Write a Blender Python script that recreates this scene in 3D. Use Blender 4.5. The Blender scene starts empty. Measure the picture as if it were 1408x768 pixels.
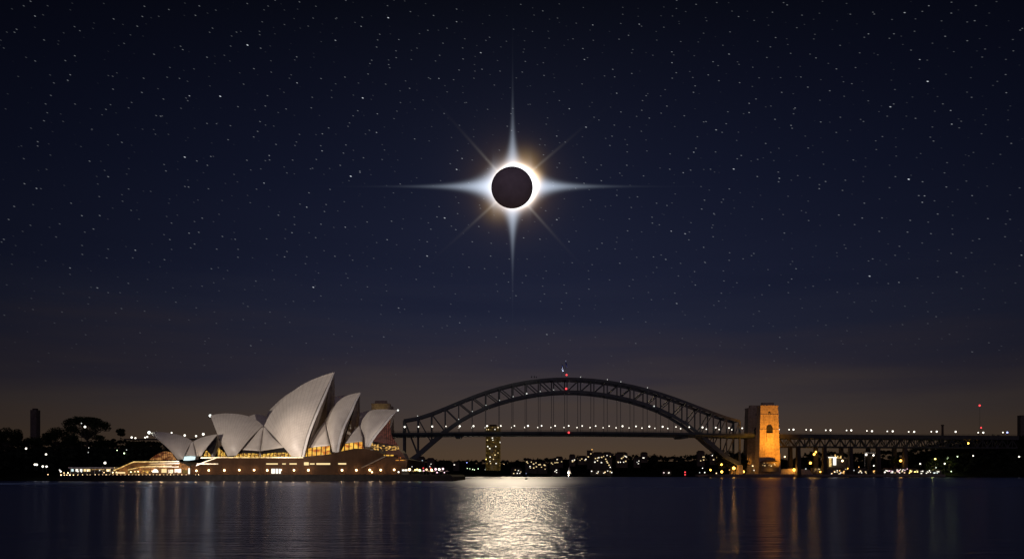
import bpy, bmesh, math, random
import numpy as np
from mathutils import Vector, noise as mnoise

R = math.radians
rng = random.Random(7)
scene = bpy.context.scene
COL = scene.collection

# ------------------------------------------------------------------ camera
F = 1200.0            # focal length in photo pixels (photo 1408 x 768)
HOR = 651.0           # photo row of the horizon
CAMH = 5.0
cam_d = bpy.data.cameras.new('camera')
cam = bpy.data.objects.new('camera', cam_d)
COL.objects.link(cam)
cam.location = (0, 0, CAMH)
cam.rotation_euler = (R(90), 0, 0)
cam_d.sensor_width = 36
cam_d.lens = 36 * F / 1408
cam_d.shift_y = (HOR - 384) / 1408
cam_d.clip_start = 1
cam_d.clip_end = 300000
scene.camera = cam


def lin(r, g, b):
    def f(c):
        c /= 255.0
        return c / 12.92 if c <= 0.04045 else ((c + 0.055) / 1.055) ** 2.4
    return (f(r), f(g), f(b))


# ------------------------------------------------------------------ world: night sky, stars, corona
world = bpy.data.worlds.new('World')
scene.world = world
world.use_nodes = True
NT = world.node_tree
NT.nodes.clear()


class N:
    """tiny expression wrapper round shader math nodes"""
    def __init__(self, sock): self.s = sock
    def _m(self, op, *a):
        n = NT.nodes.new('ShaderNodeMath'); n.operation = op
        for i, x in enumerate((self,) + a):
            if isinstance(x, N): NT.links.new(x.s, n.inputs[i])
            else: n.inputs[i].default_value = x
        return N(n.outputs[0])
    def __add__(self, o): return self._m('ADD', o)
    __radd__ = __add__
    def __mul__(self, o): return self._m('MULTIPLY', o)
    __rmul__ = __mul__
    def __sub__(self, o): return self._m('SUBTRACT', o)
    def __rsub__(self, o): return (self * -1.0) + o
    def __truediv__(self, o): return self._m('DIVIDE', o)
    def __neg__(self): return self * -1.0
    def pow(self, o): return self._m('POWER', o)
    def exp(self): return self._m('EXPONENT')
    def abs(self): return self._m('ABSOLUTE')
    def sqrt(self): return self._m('SQRT')
    def max(self, o): return self._m('MAXIMUM', o)
    def min(self, o): return self._m('MINIMUM', o)
    def gt(self, o): return self._m('GREATER_THAN', o)
    def asin(self): return self._m('ARCSINE')
    def atan2(self, o): return self._m('ARCTAN2', o)
    def clamp(self): return self.max(0.0).min(1.0)


def comb(x, y, z):
    n = NT.nodes.new('ShaderNodeCombineXYZ')
    for i, v in enumerate((x, y, z)):
        if isinstance(v, N): NT.links.new(v.s, n.inputs[i])
        else: n.inputs[i].default_value = v
    return n.outputs[0]


def vscale(col, fac):
    n = NT.nodes.new('ShaderNodeVectorMath'); n.operation = 'SCALE'
    if isinstance(col, tuple): n.inputs[0].default_value = col
    else: NT.links.new(col, n.inputs[0])
    NT.links.new(fac.s, n.inputs[3])
    return n.outputs[0]


def vadd(a, b):
    n = NT.nodes.new('ShaderNodeVectorMath'); n.operation = 'ADD'
    NT.links.new(a, n.inputs[0]); NT.links.new(b, n.inputs[1])
    return n.outputs[0]


tc = NT.nodes.new('ShaderNodeTexCoord')
sep = NT.nodes.new('ShaderNodeSeparateXYZ')
NT.links.new(tc.outputs['Generated'], sep.inputs[0])
dx, dy, dz = (N(o) for o in sep.outputs)
hyp = (dx * dx + dy * dy).sqrt().max(1e-4)
tel = (dz / hyp)                       # tangent of the elevation
az = dx.atan2(dy)

# soft cloud banks low over the horizon
nz = NT.nodes.new('ShaderNodeTexNoise')
nz.inputs['Scale'].default_value = 1.0
nz.inputs['Detail'].default_value = 4.0
NT.links.new(comb(az * 2.6, tel * 26.0, 0.37), nz.inputs['Vector'])
cloud = N(nz.outputs['Fac']) - 0.5
telc = tel + cloud * 0.12 * (((tel - 0.02) * 12.0).clamp()) * (((0.30 - tel) * 12.0).clamp())

ramp = NT.nodes.new('ShaderNodeValToRGB')
NT.links.new((telc / 0.6).clamp().s, ramp.inputs[0])
stops = [(0.0, (80, 62, 45)), (0.026, (76, 61, 48)), (0.076, (63, 55, 54)), (0.126, (45, 42, 53)), (0.167, (33, 36, 54)),
         (0.225, (26, 30, 50)), (0.33, (19, 23, 42)), (0.43, (14, 17, 33)), (0.543, (8, 10, 20))]
cr = ramp.color_ramp
while len(cr.elements) < len(stops): cr.elements.new(0.5)
for e, (t, c) in zip(cr.elements, stops):
    e.position = min(1.0, t / 0.6)
    e.color = lin(*c) + (1,)
glow = ((az - 0.03) * (az - 0.03) * -3.2).exp() * 0.82 + 0.18      # vignette put into the sky colour, brightest behind the bridge
sky = vscale(ramp.outputs['Color'], glow)  # glow is the vignette factor, darkening the sky sideways
sky = vadd(sky, vscale((0.105, 0.080, 0.115), (-dy).clamp()))        # fill light added behind the viewer to lift the moon's dark disc

# stars: short slanted trails, three magnitudes
ca, sa = math.cos(R(-17)), math.sin(R(-17))
su = az * ca + tel * sa
sv = az * (-sa) + tel * ca
starfade = ((tel - 0.10) * 6.0).clamp()
total = None
for cell, rad, amp, seed, power in ((0.0100, 0.052, 0.27, 3.1, 1.7), (0.021, 0.022, 0.68, 11.7, 3.2), (0.062, 0.0090, 1.7, 23.3, 2.0)):
    vo = NT.nodes.new('ShaderNodeTexVoronoi')
    vo.voronoi_dimensions = '2D'
    vo.inputs['Scale'].default_value = 1.0 / cell
    NT.links.new(comb(su * 0.42 + seed, sv + seed * 0.7, 0.0), vo.inputs['Vector'])
    wn = NT.nodes.new('ShaderNodeSeparateColor')
    NT.links.new(vo.outputs['Color'], wn.inputs[0])
    mag = N(wn.outputs[0]).pow(power)
    s = (1.0 - N(vo.outputs['Distance']) / rad).clamp() * mag * amp
    total = s if total is None else total + s
stars = vscale((0.86, 0.92, 1.0), total * starfade)
sky = vadd(sky, stars)

# eclipse: bright photosphere rim, inner glow and lens-flare spikes painted into the sky
TE = (HOR - 258.0) / F
ee = Vector((0, 1, TE)).normalized()
eu = Vector((0, -ee.z, ee.y))
MOON = 28.6 / F * ee.y                    # moon's angular radius (tangent)
de = (dy * ee.y + dz * ee.z).max(0.05)
front = (dy * ee.y + dz * ee.z).gt(0.2)
X = dx / de * (1.0 / MOON)
Y = (dy * eu.y + dz * eu.z) / de * (1.0 / MOON / 0.96)
Xr, Yr = X - 0.17, Y - 0.07               # the sun sits a little off the moon's centre
rho = (Xr * Xr + Yr * Yr).sqrt()
rho0 = (X * X + Y * Y).sqrt().max(0.3)
rim = ((rho - 0.97).max(0.0) * (-1.0 / 0.055)).exp() * 3.2
inner = ((rho - 0.97).max(0.0) * (-1.0 / 0.135)).exp() * 0.95
outer = ((rho0 - 1.0).max(0.0) * (-1.0 / 0.55)).exp() * 0.10
wide = ((rho0 - 1.0).max(0.0) * (-1.0 / 3.2)).exp() * 0.006


def flare_spike(a, b, w0, k, amp, decay):
    """tapering lens-flare spike along the axis a, across b"""
    aa = a.abs().max(0.9)
    w = (aa.pow(-k) * w0).max(0.028)
    q = b / w
    return (q * q * -1.0).exp() * ((rho0 - 1.0).max(0.0) * (-1.0 / decay)).exp() * amp


hs = flare_spike(X, Y - 0.06, 0.64, 1.5, 1.25, 1.05)
vs = flare_spike(Y, X - 0.03, 0.46, 1.6, 0.85, 0.9)
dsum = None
for ang in (40, 132, 222, 312):  # diagonal lens-flare rays, painted into the sky as well
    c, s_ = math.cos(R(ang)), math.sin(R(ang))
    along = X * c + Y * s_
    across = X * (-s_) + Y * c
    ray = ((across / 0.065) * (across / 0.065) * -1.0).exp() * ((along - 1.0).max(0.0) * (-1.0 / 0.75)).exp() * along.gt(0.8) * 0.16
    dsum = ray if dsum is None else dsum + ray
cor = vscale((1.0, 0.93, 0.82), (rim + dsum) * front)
cor = vadd(cor, vscale((1.0, 0.55, 0.20), (inner + outer) * front))
cor = vadd(cor, vscale((0.70, 0.82, 1.0), (hs + vs) * front))
cor = vadd(cor, vscale((0.75, 0.8, 1.0), wide * front))
Xb, Yb = X - 0.98, Y - 0.42                                        # last bead of sunlight on the right limb
bead = ((Xb * Xb + Yb * Yb) * -9.0).exp() * 1.1
Xc, Yc = X - 0.62, Y - 1.05
gold = ((Xc * Xc + Yc * Yc) * -2.6).exp() * 0.20
Xd, Yd = X + 0.72, Y + 0.92
gold = gold + ((Xd * Xd + Yd * Yd) * -2.8).exp() * 0.13
cor = vadd(cor, vscale((1.0, 0.62, 0.20), (bead + gold) * front))
vm = NT.nodes.new('ShaderNodeVectorMath'); vm.operation = 'MINIMUM'
NT.links.new(cor, vm.inputs[0]); vm.inputs[1].default_value = (1.8, 1.8, 1.8)
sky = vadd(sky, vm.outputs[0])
bg = NT.nodes.new('ShaderNodeBackground')
bg.inputs['Strength'].default_value = 1.0
NT.links.new(sky, bg.inputs['Color'])
wo = NT.nodes.new('ShaderNodeOutputWorld')
NT.links.new(bg.outputs[0], wo.inputs['Surface'])
world.cycles.sampling_method = 'MANUAL'
world.cycles.sample_map_resolution = 2048

# ------------------------------------------------------------------ the eclipsed sun's light
sun_d = bpy.data.lights.new('sun', 'SUN')
sun_d.energy = 0.40
sun_d.color = (1.0, 0.76, 0.41)
sun_d.angle = 2 * math.atan(MOON) * 1.45       # wider than the moon: a ring of light passes round it
sun = bpy.data.objects.new('sun', sun_d)
COL.objects.link(sun)
sun.rotation_euler = ee.to_track_quat('Z', 'Y').to_euler()

# ------------------------------------------------------------------ exposure and render settings
vsx = scene.view_settings
vsx.view_transform = 'Standard'
vsx.look = 'None'
vsx.exposure = 0.0
vsx.gamma = 1.0
scene.cycles.use_denoising = True
scene.cycles.use_adaptive_sampling = False
scene.cycles.max_bounces = 5
scene.cycles.sample_clamp_indirect = 4.0
scene.cycles.use_light_tree = True


# ------------------------------------------------------------------ geometry helpers
def W(px, py, D):
    """world point seen at photo pixel (px, py) at depth D"""
    return Vector(((px - 704) / F * D, D, CAMH + (HOR - py) / F * D))


def on_plane(px, py, P0, n, off=0.0):
    d = Vector(((px - 704) / F, 1, (HOR - py) / F))
    c = Vector((0, 0, CAMH))
    D = ((P0 - c).dot(n) + off) / d.dot(n)
    return c + d * D


def curve_pts(pts, n):
    """n+1 points, evenly spaced along a smooth curve through pts (any dimension)"""
    P = np.array([list(p) for p in pts], float)
    if len(P) == 2:
        t = np.linspace(0, 1, n + 1)[:, None]
        return P[0] * (1 - t) + P[1] * t
    Q = np.vstack([2 * P[0] - P[1], P, 2 * P[-1] - P[-2]])
    out = []
    for i in range(1, len(Q) - 2):
        p0, p1, p2, p3 = Q[i - 1:i + 3]
        for t in np.linspace(0, 1, 24, endpoint=False):
            out.append(0.5 * (2 * p1 + (p2 - p0) * t + (2 * p0 - 5 * p1 + 4 * p2 - p3) * t * t + (3 * p1 - p0 - 3 * p2 + p3) * t ** 3))
    out.append(P[-1])
    out = np.array(out)
    L = np.concatenate([[0], np.cumsum(np.linalg.norm(np.diff(out, axis=0), axis=1))])
    s = np.linspace(0, L[-1], n + 1)
    return np.stack([np.interp(s, L, out[:, k]) for k in range(out.shape[1])], 1)


class MB:
    def __init__(self): self.v, self.f, self.m, self.uv = [], [], [], None

    def add(self, verts, faces, m=0):
        o = len(self.v)
        self.v += [tuple(p) for p in verts]
        for f in faces:
            self.f.append([i + o for i in f]); self.m.append(m)
        return self

    def box(self, x0, x1, y0, y1, z0, z1, m=0):
        v = [(x, y, z) for x in (x0, x1) for y in (y0, y1) for z in (z0, z1)]
        return self.add(v, [(0, 1, 3, 2), (4, 6, 7, 5), (0, 4, 5, 1), (2, 3, 7, 6), (0, 2, 6, 4), (1, 5, 7, 3)], m)

    def hexa(self, bottom, top, m=0):
        return self.add(list(bottom) + list(top), [(3, 2, 1, 0), (4, 5, 6, 7), (0, 1, 5, 4), (1, 2, 6, 5), (2, 3, 7, 6), (3, 0, 4, 7)], m)

    def tube(self, p, q, r, n=6, r2=None, m=0):
        p, q = Vector(p), Vector(q)
        d = (q - p)
        if d.length < 1e-6: return self
        d.normalize()
        a = d.orthogonal().normalized(); b = d.cross(a)
        r2 = r if r2 is None else r2
        v = []
        for c, rr in ((p, r), (q, r2)):
            for k in range(n):
                t = 2 * math.pi * (k + .5) / n
                v.append(c + (a * math.cos(t) + b * math.sin(t)) * rr)
        f = [(k, (k + 1) % n, n + (k + 1) % n, n + k) for k in range(n)]
        f += [tuple(range(n - 1, -1, -1)), tuple(range(n, 2 * n))]
        return self.add(v, f, m)

    def bar(self, p, q, w, h, m=0):
        """rectangular bar p->q, width w horizontally across, height h"""
        p, q = Vector(p), Vector(q)
        d = (q - p).normalized()
        side = d.cross(Vector((0, 0, 1)))
        if side.length < 1e-3: side = Vector((1, 0, 0))
        side.normalize(); up = side.cross(d)
        c = [side * (sx * w / 2) + up * (sy * h / 2) for sx, sy in ((-1, -1), (1, -1), (1, 1), (-1, 1))]
        return self.hexa([p + x for x in c], [q + x for x in c], m)

    def ball(self, c, r, n=8, m=0, zs=1.0, noise_amp=0.0):
        v, f = [], []
        rings = max(3, n // 2)
        for i in range(1, rings):
            th = math.pi * i / rings
            for k in range(n):
                ph = 2 * math.pi * k / n
                rr = r
                if noise_amp:
                    rr *= 1 + noise_amp * mnoise.noise(Vector((math.cos(ph) * 2 + c[0], math.sin(ph) * 2 + c[1], th * 2)))
                v.append((c[0] + rr * math.sin(th) * math.cos(ph), c[1] + rr * math.sin(th) * math.sin(ph), c[2] + rr * zs * math.cos(th)))
        top, bot = len(v), len(v) + 1
        v += [(c[0], c[1], c[2] + r * zs), (c[0], c[1], c[2] - r * zs)]
        for i in range(rings - 2):
            for k in range(n):
                a, b = i * n + k, i * n + (k + 1) % n
                f.append((a, a + n, b + n, b))
        for k in range(n):
            f.append((top, k, (k + 1) % n))
            b = (rings - 2) * n
            f.append((bot, b + (k + 1) % n, b + k))
        return self.add(v, f, m)

    def cone(self, c, r, z0, z1, r2=0.05, n=12, m=0):
        return self.tube((c[0], c[1], z0), (c[0], c[1], z1), r, n, r2, m)

    def prism(self, poly_front, poly_back, m=0):
        n = len(poly_front)
        f = [tuple(range(n)), tuple(range(2 * n - 1, n - 1, -1))]
        f += [(k, n + k, n + (k + 1) % n, (k + 1) % n) for k in range(n)]
        return self.add(list(poly_front) + list(poly_back), f, m)

    def grid(self, G, m=0, close=False):
        a, b = len(G), len(G[0])
        v = [p for row in G for p in row]
        f = [(i * b + j, (i + 1) * b + j, (i + 1) * b + j + 1, i * b + j + 1) for i in range(a - 1) for j in range(b - 1)]
        return self.add(v, f, m)

    def build(self, name, mats, parent=None, smooth=False, origin=None):
        me = bpy.data.meshes.new(name)
        off = OFF[parent.name] if parent is not None else (Vector(origin) if origin is not None else Vector((0, 0, 0)))
        me.from_pydata([(p[0] - off.x, p[1] - off.y, p[2] - off.z) for p in self.v], [], self.f)
        mats = mats if isinstance(mats, (list, tuple)) else [mats]
        for x in mats: me.materials.append(x)
        me.polygons.foreach_set('material_index', self.m)
        if smooth: me.polygons.foreach_set('use_smooth', [True] * len(me.polygons))
        if self.uv:
            lay = me.uv_layers.new(name='UVMap')
            for i, l in enumerate(me.loops): lay.data[i].uv = self.uv[l.vertex_index]
        me.update()
        bm = bmesh.new(); bm.from_mesh(me)
        bmesh.ops.recalc_face_normals(bm, faces=bm.faces)
        bm.to_mesh(me); bm.free()
        o = bpy.data.objects.new(name, me)
        COL.objects.link(o)
        if parent is not None:
            o.parent = parent
        else:
            o.location = off
        OFF[o.name] = off
        return o


OFF = {}


def tag(o, label=None, cat=None, group=None, kind=None):
    if label: o['label'] = label
    if cat: o['category'] = cat
    if group: o['group'] = group
    if kind: o['kind'] = kind
    return o


def thing(name, loc, label, cat, group=None):
    o = bpy.data.objects.new(name, None)
    o.empty_display_size = 1
    COL.objects.link(o)
    o.location = loc
    OFF[o.name] = Vector(loc)
    return tag(o, label, cat, group)


def copy_tree(o, parent=None, loc=None, label=None, group=None, cat=None):
    c = o.copy(); COL.objects.link(c)
    if parent is not None: c.parent = parent
    if loc is not None: c.location = loc
    if label: c['label'] = label
    if group: c['group'] = group
    if cat: c['category'] = cat
    for ch in list(o.children): copy_tree(ch, c)
    return c


def ordinal(n):
    w = ('first second third fourth fifth sixth seventh eighth ninth tenth eleventh twelfth thirteenth fourteenth fifteenth '
         'sixteenth seventeenth eighteenth nineteenth twentieth').split()
    if n <= 20: return w[n - 1]
    t = {2: 'twenty', 3: 'thirty', 4: 'forty', 5: 'fifty'}[n // 10]
    return t + '-' + w[n % 10 - 1] if n % 10 else {3: 'thirtieth', 4: 'fortieth', 5: 'fiftieth'}[n // 10]


# ------------------------------------------------------------------ materials
def mat(name, col, rough=0.7, metal=0.0, var=0.25, scale=0.3, bump=0.0, bscale=2.0, spec=0.4):
    m = bpy.data.materials.new(name); m.use_nodes = True
    nt = m.node_tree; p = nt.nodes['Principled BSDF']
    p.inputs['Roughness'].default_value = rough
    p.inputs['Metallic'].default_value = metal
    p.inputs['Specular IOR Level'].default_value = spec
    g = nt.nodes.new('ShaderNodeNewGeometry')
    no = nt.nodes.new('ShaderNodeTexNoise'); no.inputs['Scale'].default_value = scale; no.inputs['Detail'].default_value = 5
    nt.links.new(g.outputs['Position'], no.inputs['Vector'])
    rp = nt.nodes.new('ShaderNodeValToRGB')
    rp.color_ramp.elements[0].position, rp.color_ramp.elements[1].position = 0.3, 0.7
    rp.color_ramp.elements[0].color = tuple(c * (1 - var) for c in col) + (1,)
    rp.color_ramp.elements[1].color = tuple(min(1, c * (1 + var)) for c in col) + (1,)
    nt.links.new(no.outputs['Fac'], rp.inputs[0])
    nt.links.new(rp.outputs[0], p.inputs['Base Color'])
    if bump:
        n2 = nt.nodes.new('ShaderNodeTexNoise'); n2.inputs['Scale'].default_value = bscale; n2.inputs['Detail'].default_value = 4
        nt.links.new(g.outputs['Position'], n2.inputs['Vector'])
        b = nt.nodes.new('ShaderNodeBump'); b.inputs['Strength'].default_value = bump
        nt.links.new(n2.outputs['Fac'], b.inputs['Height'])
        nt.links.new(b.outputs[0], p.inputs['Normal'])
    return m


def emit(name, col, strength):
    m = bpy.data.materials.new(name); m.use_nodes = True
    nt = m.node_tree; nt.nodes.clear()
    e = nt.nodes.new('ShaderNodeEmission')
    e.inputs['Color'].default_value = tuple(col) + (1,)
    e.inputs['Strength'].default_value = strength
    o = nt.nodes.new('ShaderNodeOutputMaterial')
    nt.links.new(e.outputs[0], o.inputs[0])
    return m


def lit_glass(name, col_a, col_b, strength, scale=0.25, lo=0.35, hi=0.65, bars=0.0):
    """lit interior seen through glass: uneven brightness, dark mullions every 'bars' metres"""
    m = bpy.data.materials.new(name); m.use_nodes = True
    nt = m.node_tree; p = nt.nodes['Principled BSDF']
    p.inputs['Base Color'].default_value = (0.02, 0.018, 0.016, 1)
    p.inputs['Roughness'].default_value = 0.2
    g = nt.nodes.new('ShaderNodeNewGeometry')
    mp = nt.nodes.new('ShaderNodeMapping'); mp.inputs['Scale'].default_value = (1, 1, 2.2)
    nt.links.new(g.outputs['Position'], mp.inputs[0])
    no = nt.nodes.new('ShaderNodeTexNoise'); no.inputs['Scale'].default_value = scale; no.inputs['Detail'].default_value = 3
    nt.links.new(mp.outputs[0], no.inputs['Vector'])
    rp = nt.nodes.new('ShaderNodeValToRGB')
    rp.color_ramp.elements[0].position, rp.color_ramp.elements[1].position = lo, hi
    rp.color_ramp.elements[0].color = tuple(col_a) + (1,)
    rp.color_ramp.elements[1].color = tuple(col_b) + (1,)
    nt.links.new(no.outputs['Fac'], rp.inputs[0])
    out = rp.outputs[0]
    if bars:
        sp = nt.nodes.new('ShaderNodeSeparateXYZ'); nt.links.new(g.outputs['Position'], sp.inputs[0])
        a = nt.nodes.new('ShaderNodeMath'); a.operation = 'DIVIDE'; nt.links.new(sp.outputs[0], a.inputs[0]); a.inputs[1].default_value = bars
        fr = nt.nodes.new('ShaderNodeMath'); fr.operation = 'FRACT'; nt.links.new(a.outputs[0], fr.inputs[0])
        gt = nt.nodes.new('ShaderNodeMath'); gt.operation = 'GREATER_THAN'; nt.links.new(fr.outputs[0], gt.inputs[0]); gt.inputs[1].default_value = 0.22
        sc = nt.nodes.new('ShaderNodeVectorMath'); sc.operation = 'SCALE'
        nt.links.new(out, sc.inputs[0]); nt.links.new(gt.outputs[0], sc.inputs[3])
        out = sc.outputs[0]
    nt.links.new(out, p.inputs['Emission Color'])
    p.inputs['Emission Strength'].default_value = strength
    return m


M = {}
M['steel'] = mat('painted_steel', (0.10, 0.115, 0.105), 0.55, 0.3, 0.25, 0.2)
M['deck'] = mat('deck_steel', (0.07, 0.09, 0.075), 0.6, 0.1, 0.25, 0.1)
M['viaduct'] = mat('viaduct_steel', (0.05, 0.052, 0.045), 0.7, 0.1, 0.25, 0.2)
M['asphalt'] = mat('asphalt', (0.05, 0.05, 0.05), 0.9)
M['granite'] = mat('granite', (0.40, 0.32, 0.22), 0.85, 0, 0.28, 0.35, 0.3, 0.8)
M['dark'] = mat('dark_opening', (0.015, 0.014, 0.013), 0.8)
M['podium'] = mat('podium_granite', (0.062, 0.033, 0.019), 0.8, 0, 0.25, 0.15, spec=0.08)
M['quay'] = mat('quay_stone', (0.022, 0.018, 0.016), 0.9, 0, 0.4, 0.4, 0.4, 1.0)
M['paving'] = mat('paving', (0.16, 0.13, 0.11), 0.8)
M['land'] = mat('dark_earth', (0.012, 0.014, 0.010), 1.0, 0, 0.4, 0.05, spec=0.0)
M['leaf'] = mat('leaf', (0.028, 0.038, 0.018), 0.9, 0, 0.4, 0.3, spec=0.1)
M['leaf_far'] = mat('leaf_far', (0.02, 0.024, 0.018), 1.0, 0, 0.4, 0.1, spec=0.0)
M['stair'] = mat('stair_granite', (0.16, 0.10, 0.06), 0.8, 0, 0.35, 0.4, spec=0.1)
M['pier'] = mat('pier_stone', (0.05, 0.042, 0.034), 0.9)
M['dark_glass'] = mat('dark_glass', (0.012, 0.010, 0.009), 0.25)
M['bark'] = mat('bark', (0.05, 0.04, 0.03), 0.9)
M['wall'] = mat('rendered_wall', (0.10, 0.085, 0.07), 0.9)
M['roof'] = mat('roof_tiles', (0.055, 0.035, 0.03), 0.9)
M['white'] = mat('white_paint', (0.75, 0.73, 0.7), 0.5, 0, 0.08)
M['pole'] = mat('lamp_pole', (0.06, 0.06, 0.06), 0.5, 0.4)
M['canvas'] = mat('parasol_canvas', (0.55, 0.45, 0.38), 0.8)
M['bronze'] = mat('bronze_frame', (0.10, 0.05, 0.035), 0.4, 0.5)
M['flag_blue'] = mat('flag_blue', (0.03, 0.04, 0.22), 0.8)
M['flag_white'] = mat('flag_white', (0.6, 0.65, 0.8), 0.8)
M['buoy'] = mat('buoy_paint', (0.03, 0.035, 0.05), 0.5)

E = {}
E['white'] = emit('lamp_white', (1.0, 0.93, 0.80), 2.4)
E['white_dim'] = emit('lamp_white_dim', (0.95, 0.97, 0.92), 1.1)
E['cool'] = emit('lamp_cool', (0.95, 1.0, 0.93), 3)
E['warm'] = emit('lamp_warm', (1.0, 0.68, 0.34), 2.6)
E['warm_bright'] = emit('lamp_warm_bright', (1.0, 0.70, 0.36), 6)
E['sodium'] = emit('lamp_sodium', (1.0, 0.48, 0.07), 7)
E['sodium_dim'] = emit('lamp_sodium_dim', (1.0, 0.52, 0.14), 1.8)
E['red'] = emit('lamp_red', (1.0, 0.07, 0.08), 1.6)
E['blue'] = emit('lamp_blue', (0.35, 0.42, 1.0), 3)
E['pink'] = emit('lamp_pink', (1.0, 0.62, 0.74), 1.8)
E['green'] = emit('lamp_green', (0.75, 1.0, 0.55), 3)
E['yellow'] = emit('lamp_yellow', (1.0, 0.78, 0.22), 4)
E['strip'] = lit_glass('strip_warm', (0.30, 0.15, 0.03), (1.0, 0.70, 0.26), 1.25, 0.45, 0.36, 0.62)
E['strip_dim'] = lit_glass('strip_dim', (0.16, 0.08, 0.02), (0.60, 0.38, 0.15), 1.0, 0.35, 0.36, 0.64)
E['boat'] = emit('boat_lamp', (1.0, 0.85, 0.6), 60)
E['win'] = emit('window_warm', (1.0, 0.74, 0.36), 1.1)
E['win_dim'] = emit('window_amber', (1.0, 0.62, 0.18), 0.16)
E['win_white'] = emit('window_white', (1.0, 0.93, 0.80), 1.4)
E['win_cool'] = emit('window_cool', (0.75, 0.95, 0.95), 1.1)
E['foyer'] = lit_glass('foyer_glass', (0.16, 0.05, 0.01), (1.0, 0.60, 0.10), 1.05, 0.5, 0.38, 0.62, 2.9)
E['foyer_red'] = lit_glass('foyer_red_glass', (0.45, 0.09, 0.01), (1.0, 0.58, 0.08), 1.1, 0.22, 0.36, 0.62, 3.3)
E['red_glass'] = lit_glass('red_glass', (0.030, 0.008, 0.006), (0.10, 0.028, 0.02), 1.0, 0.4, 0.35, 0.7, 1.3)
E['dome_glass'] = lit_glass('dome_glass', (0.10, 0.025, 0.008), (0.75, 0.34, 0.10), 0.8, 0.22, 0.42, 0.66, 1.5)
E['lounge'] = lit_glass('lounge_glass', (0.02, 0.01, 0.004), (0.9, 0.50, 0.12), 1.0, 0.5, 0.48, 0.62, 2.0)
E['tower_side'] = lit_glass('tower_wall_glow', (0.008, 0.005, 0.0015), (0.05, 0.03, 0.006), 1.0, 0.20, 0.35, 0.65, 0)  # faint glow put into the tower wall for its dim windows and lit face

# tiled sails: chevron bands that fan up from the foot
sm = bpy.data.materials.new('sail_tiles'); sm.use_nodes = True
nt = sm.node_tree; p = nt.nodes['Principled BSDF']
uvn = nt.nodes.new('ShaderNodeUVMap'); uvn.uv_map = 'UVMap'
sx = nt.nodes.new('ShaderNodeSeparateXYZ'); nt.links.new(uvn.outputs[0], sx.inputs[0])


def mnode(op, a, b=None, t=None):
    t = t or nt
    n = t.nodes.new('ShaderNodeMath'); n.operation = op
    for i, x in enumerate((a, b)):
        if x is None: continue
        if isinstance(x, (int, float)): n.inputs[i].default_value = x
        else: t.links.new(x, n.inputs[i])
    return n.outputs[0]


def seam(sock, count, width):
    f = mnode('FRACT', mnode('MULTIPLY', sock, count))
    d = mnode('ABSOLUTE', mnode('SUBTRACT', f, 0.5))
    return mnode('GREATER_THAN', d, 0.5 - width)


s1 = seam(sx.outputs[0], 17, 0.07)
s2 = seam(sx.outputs[1], 26, 0.07)
sm_any = mnode('MAXIMUM', s1, mnode('MULTIPLY', s2, 0.6))
g = nt.nodes.new('ShaderNodeNewGeometry')
no = nt.nodes.new('ShaderNodeTexNoise'); no.inputs['Scale'].default_value = 0.22; no.inputs['Detail'].default_value = 6
nt.links.new(g.outputs['Position'], no.inputs['Vector'])
rp = nt.nodes.new('ShaderNodeValToRGB')
rp.color_ramp.elements[0].color = (0.62, 0.57, 0.51, 1); rp.color_ramp.elements[1].color = (0.72, 0.67, 0.60, 1)
rp.color_ramp.elements[0].position, rp.color_ramp.elements[1].position = 0.3, 0.7
nt.links.new(no.outputs['Fac'], rp.inputs[0])
mx = nt.nodes.new('ShaderNodeMix'); mx.data_type = 'RGBA'
nt.links.new(mnode('MULTIPLY', sm_any, 0.36), mx.inputs[0])
nt.links.new(rp.outputs[0], mx.inputs[6]); mx.inputs[7].default_value = (0.34, 0.30, 0.27, 1)
nt.links.new(mx.outputs[2], p.inputs['Base Color'])
p.inputs['Roughness'].default_value = 0.42
M['sail'] = sm
M['rib'] = mat('concrete_rib', (0.42, 0.36, 0.31), 0.7)

# podium: vertical precast panels
pm = M['podium']; nt = pm.node_tree
g = nt.nodes.new('ShaderNodeNewGeometry'); sp = nt.nodes.new('ShaderNodeSeparateXYZ'); nt.links.new(g.outputs['Position'], sp.inputs[0])
f = mnode('FRACT', mnode('DIVIDE', sp.outputs[0], 2.4), None, nt)
ln = mnode('LESS_THAN', f, 0.07, nt)
pb = nt.nodes['Principled BSDF']
src = pb.inputs['Base Color'].links[0].from_socket
mx = nt.nodes.new('ShaderNodeMix'); mx.data_type = 'RGBA'
nt.links.new(mnode('MULTIPLY', ln, 0.6, nt), mx.inputs[0]); nt.links.new(src, mx.inputs[6]); mx.inputs[7].default_value = (0.07, 0.045, 0.035, 1)
nt.links.new(mx.outputs[2], pb.inputs['Base Color'])

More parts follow.
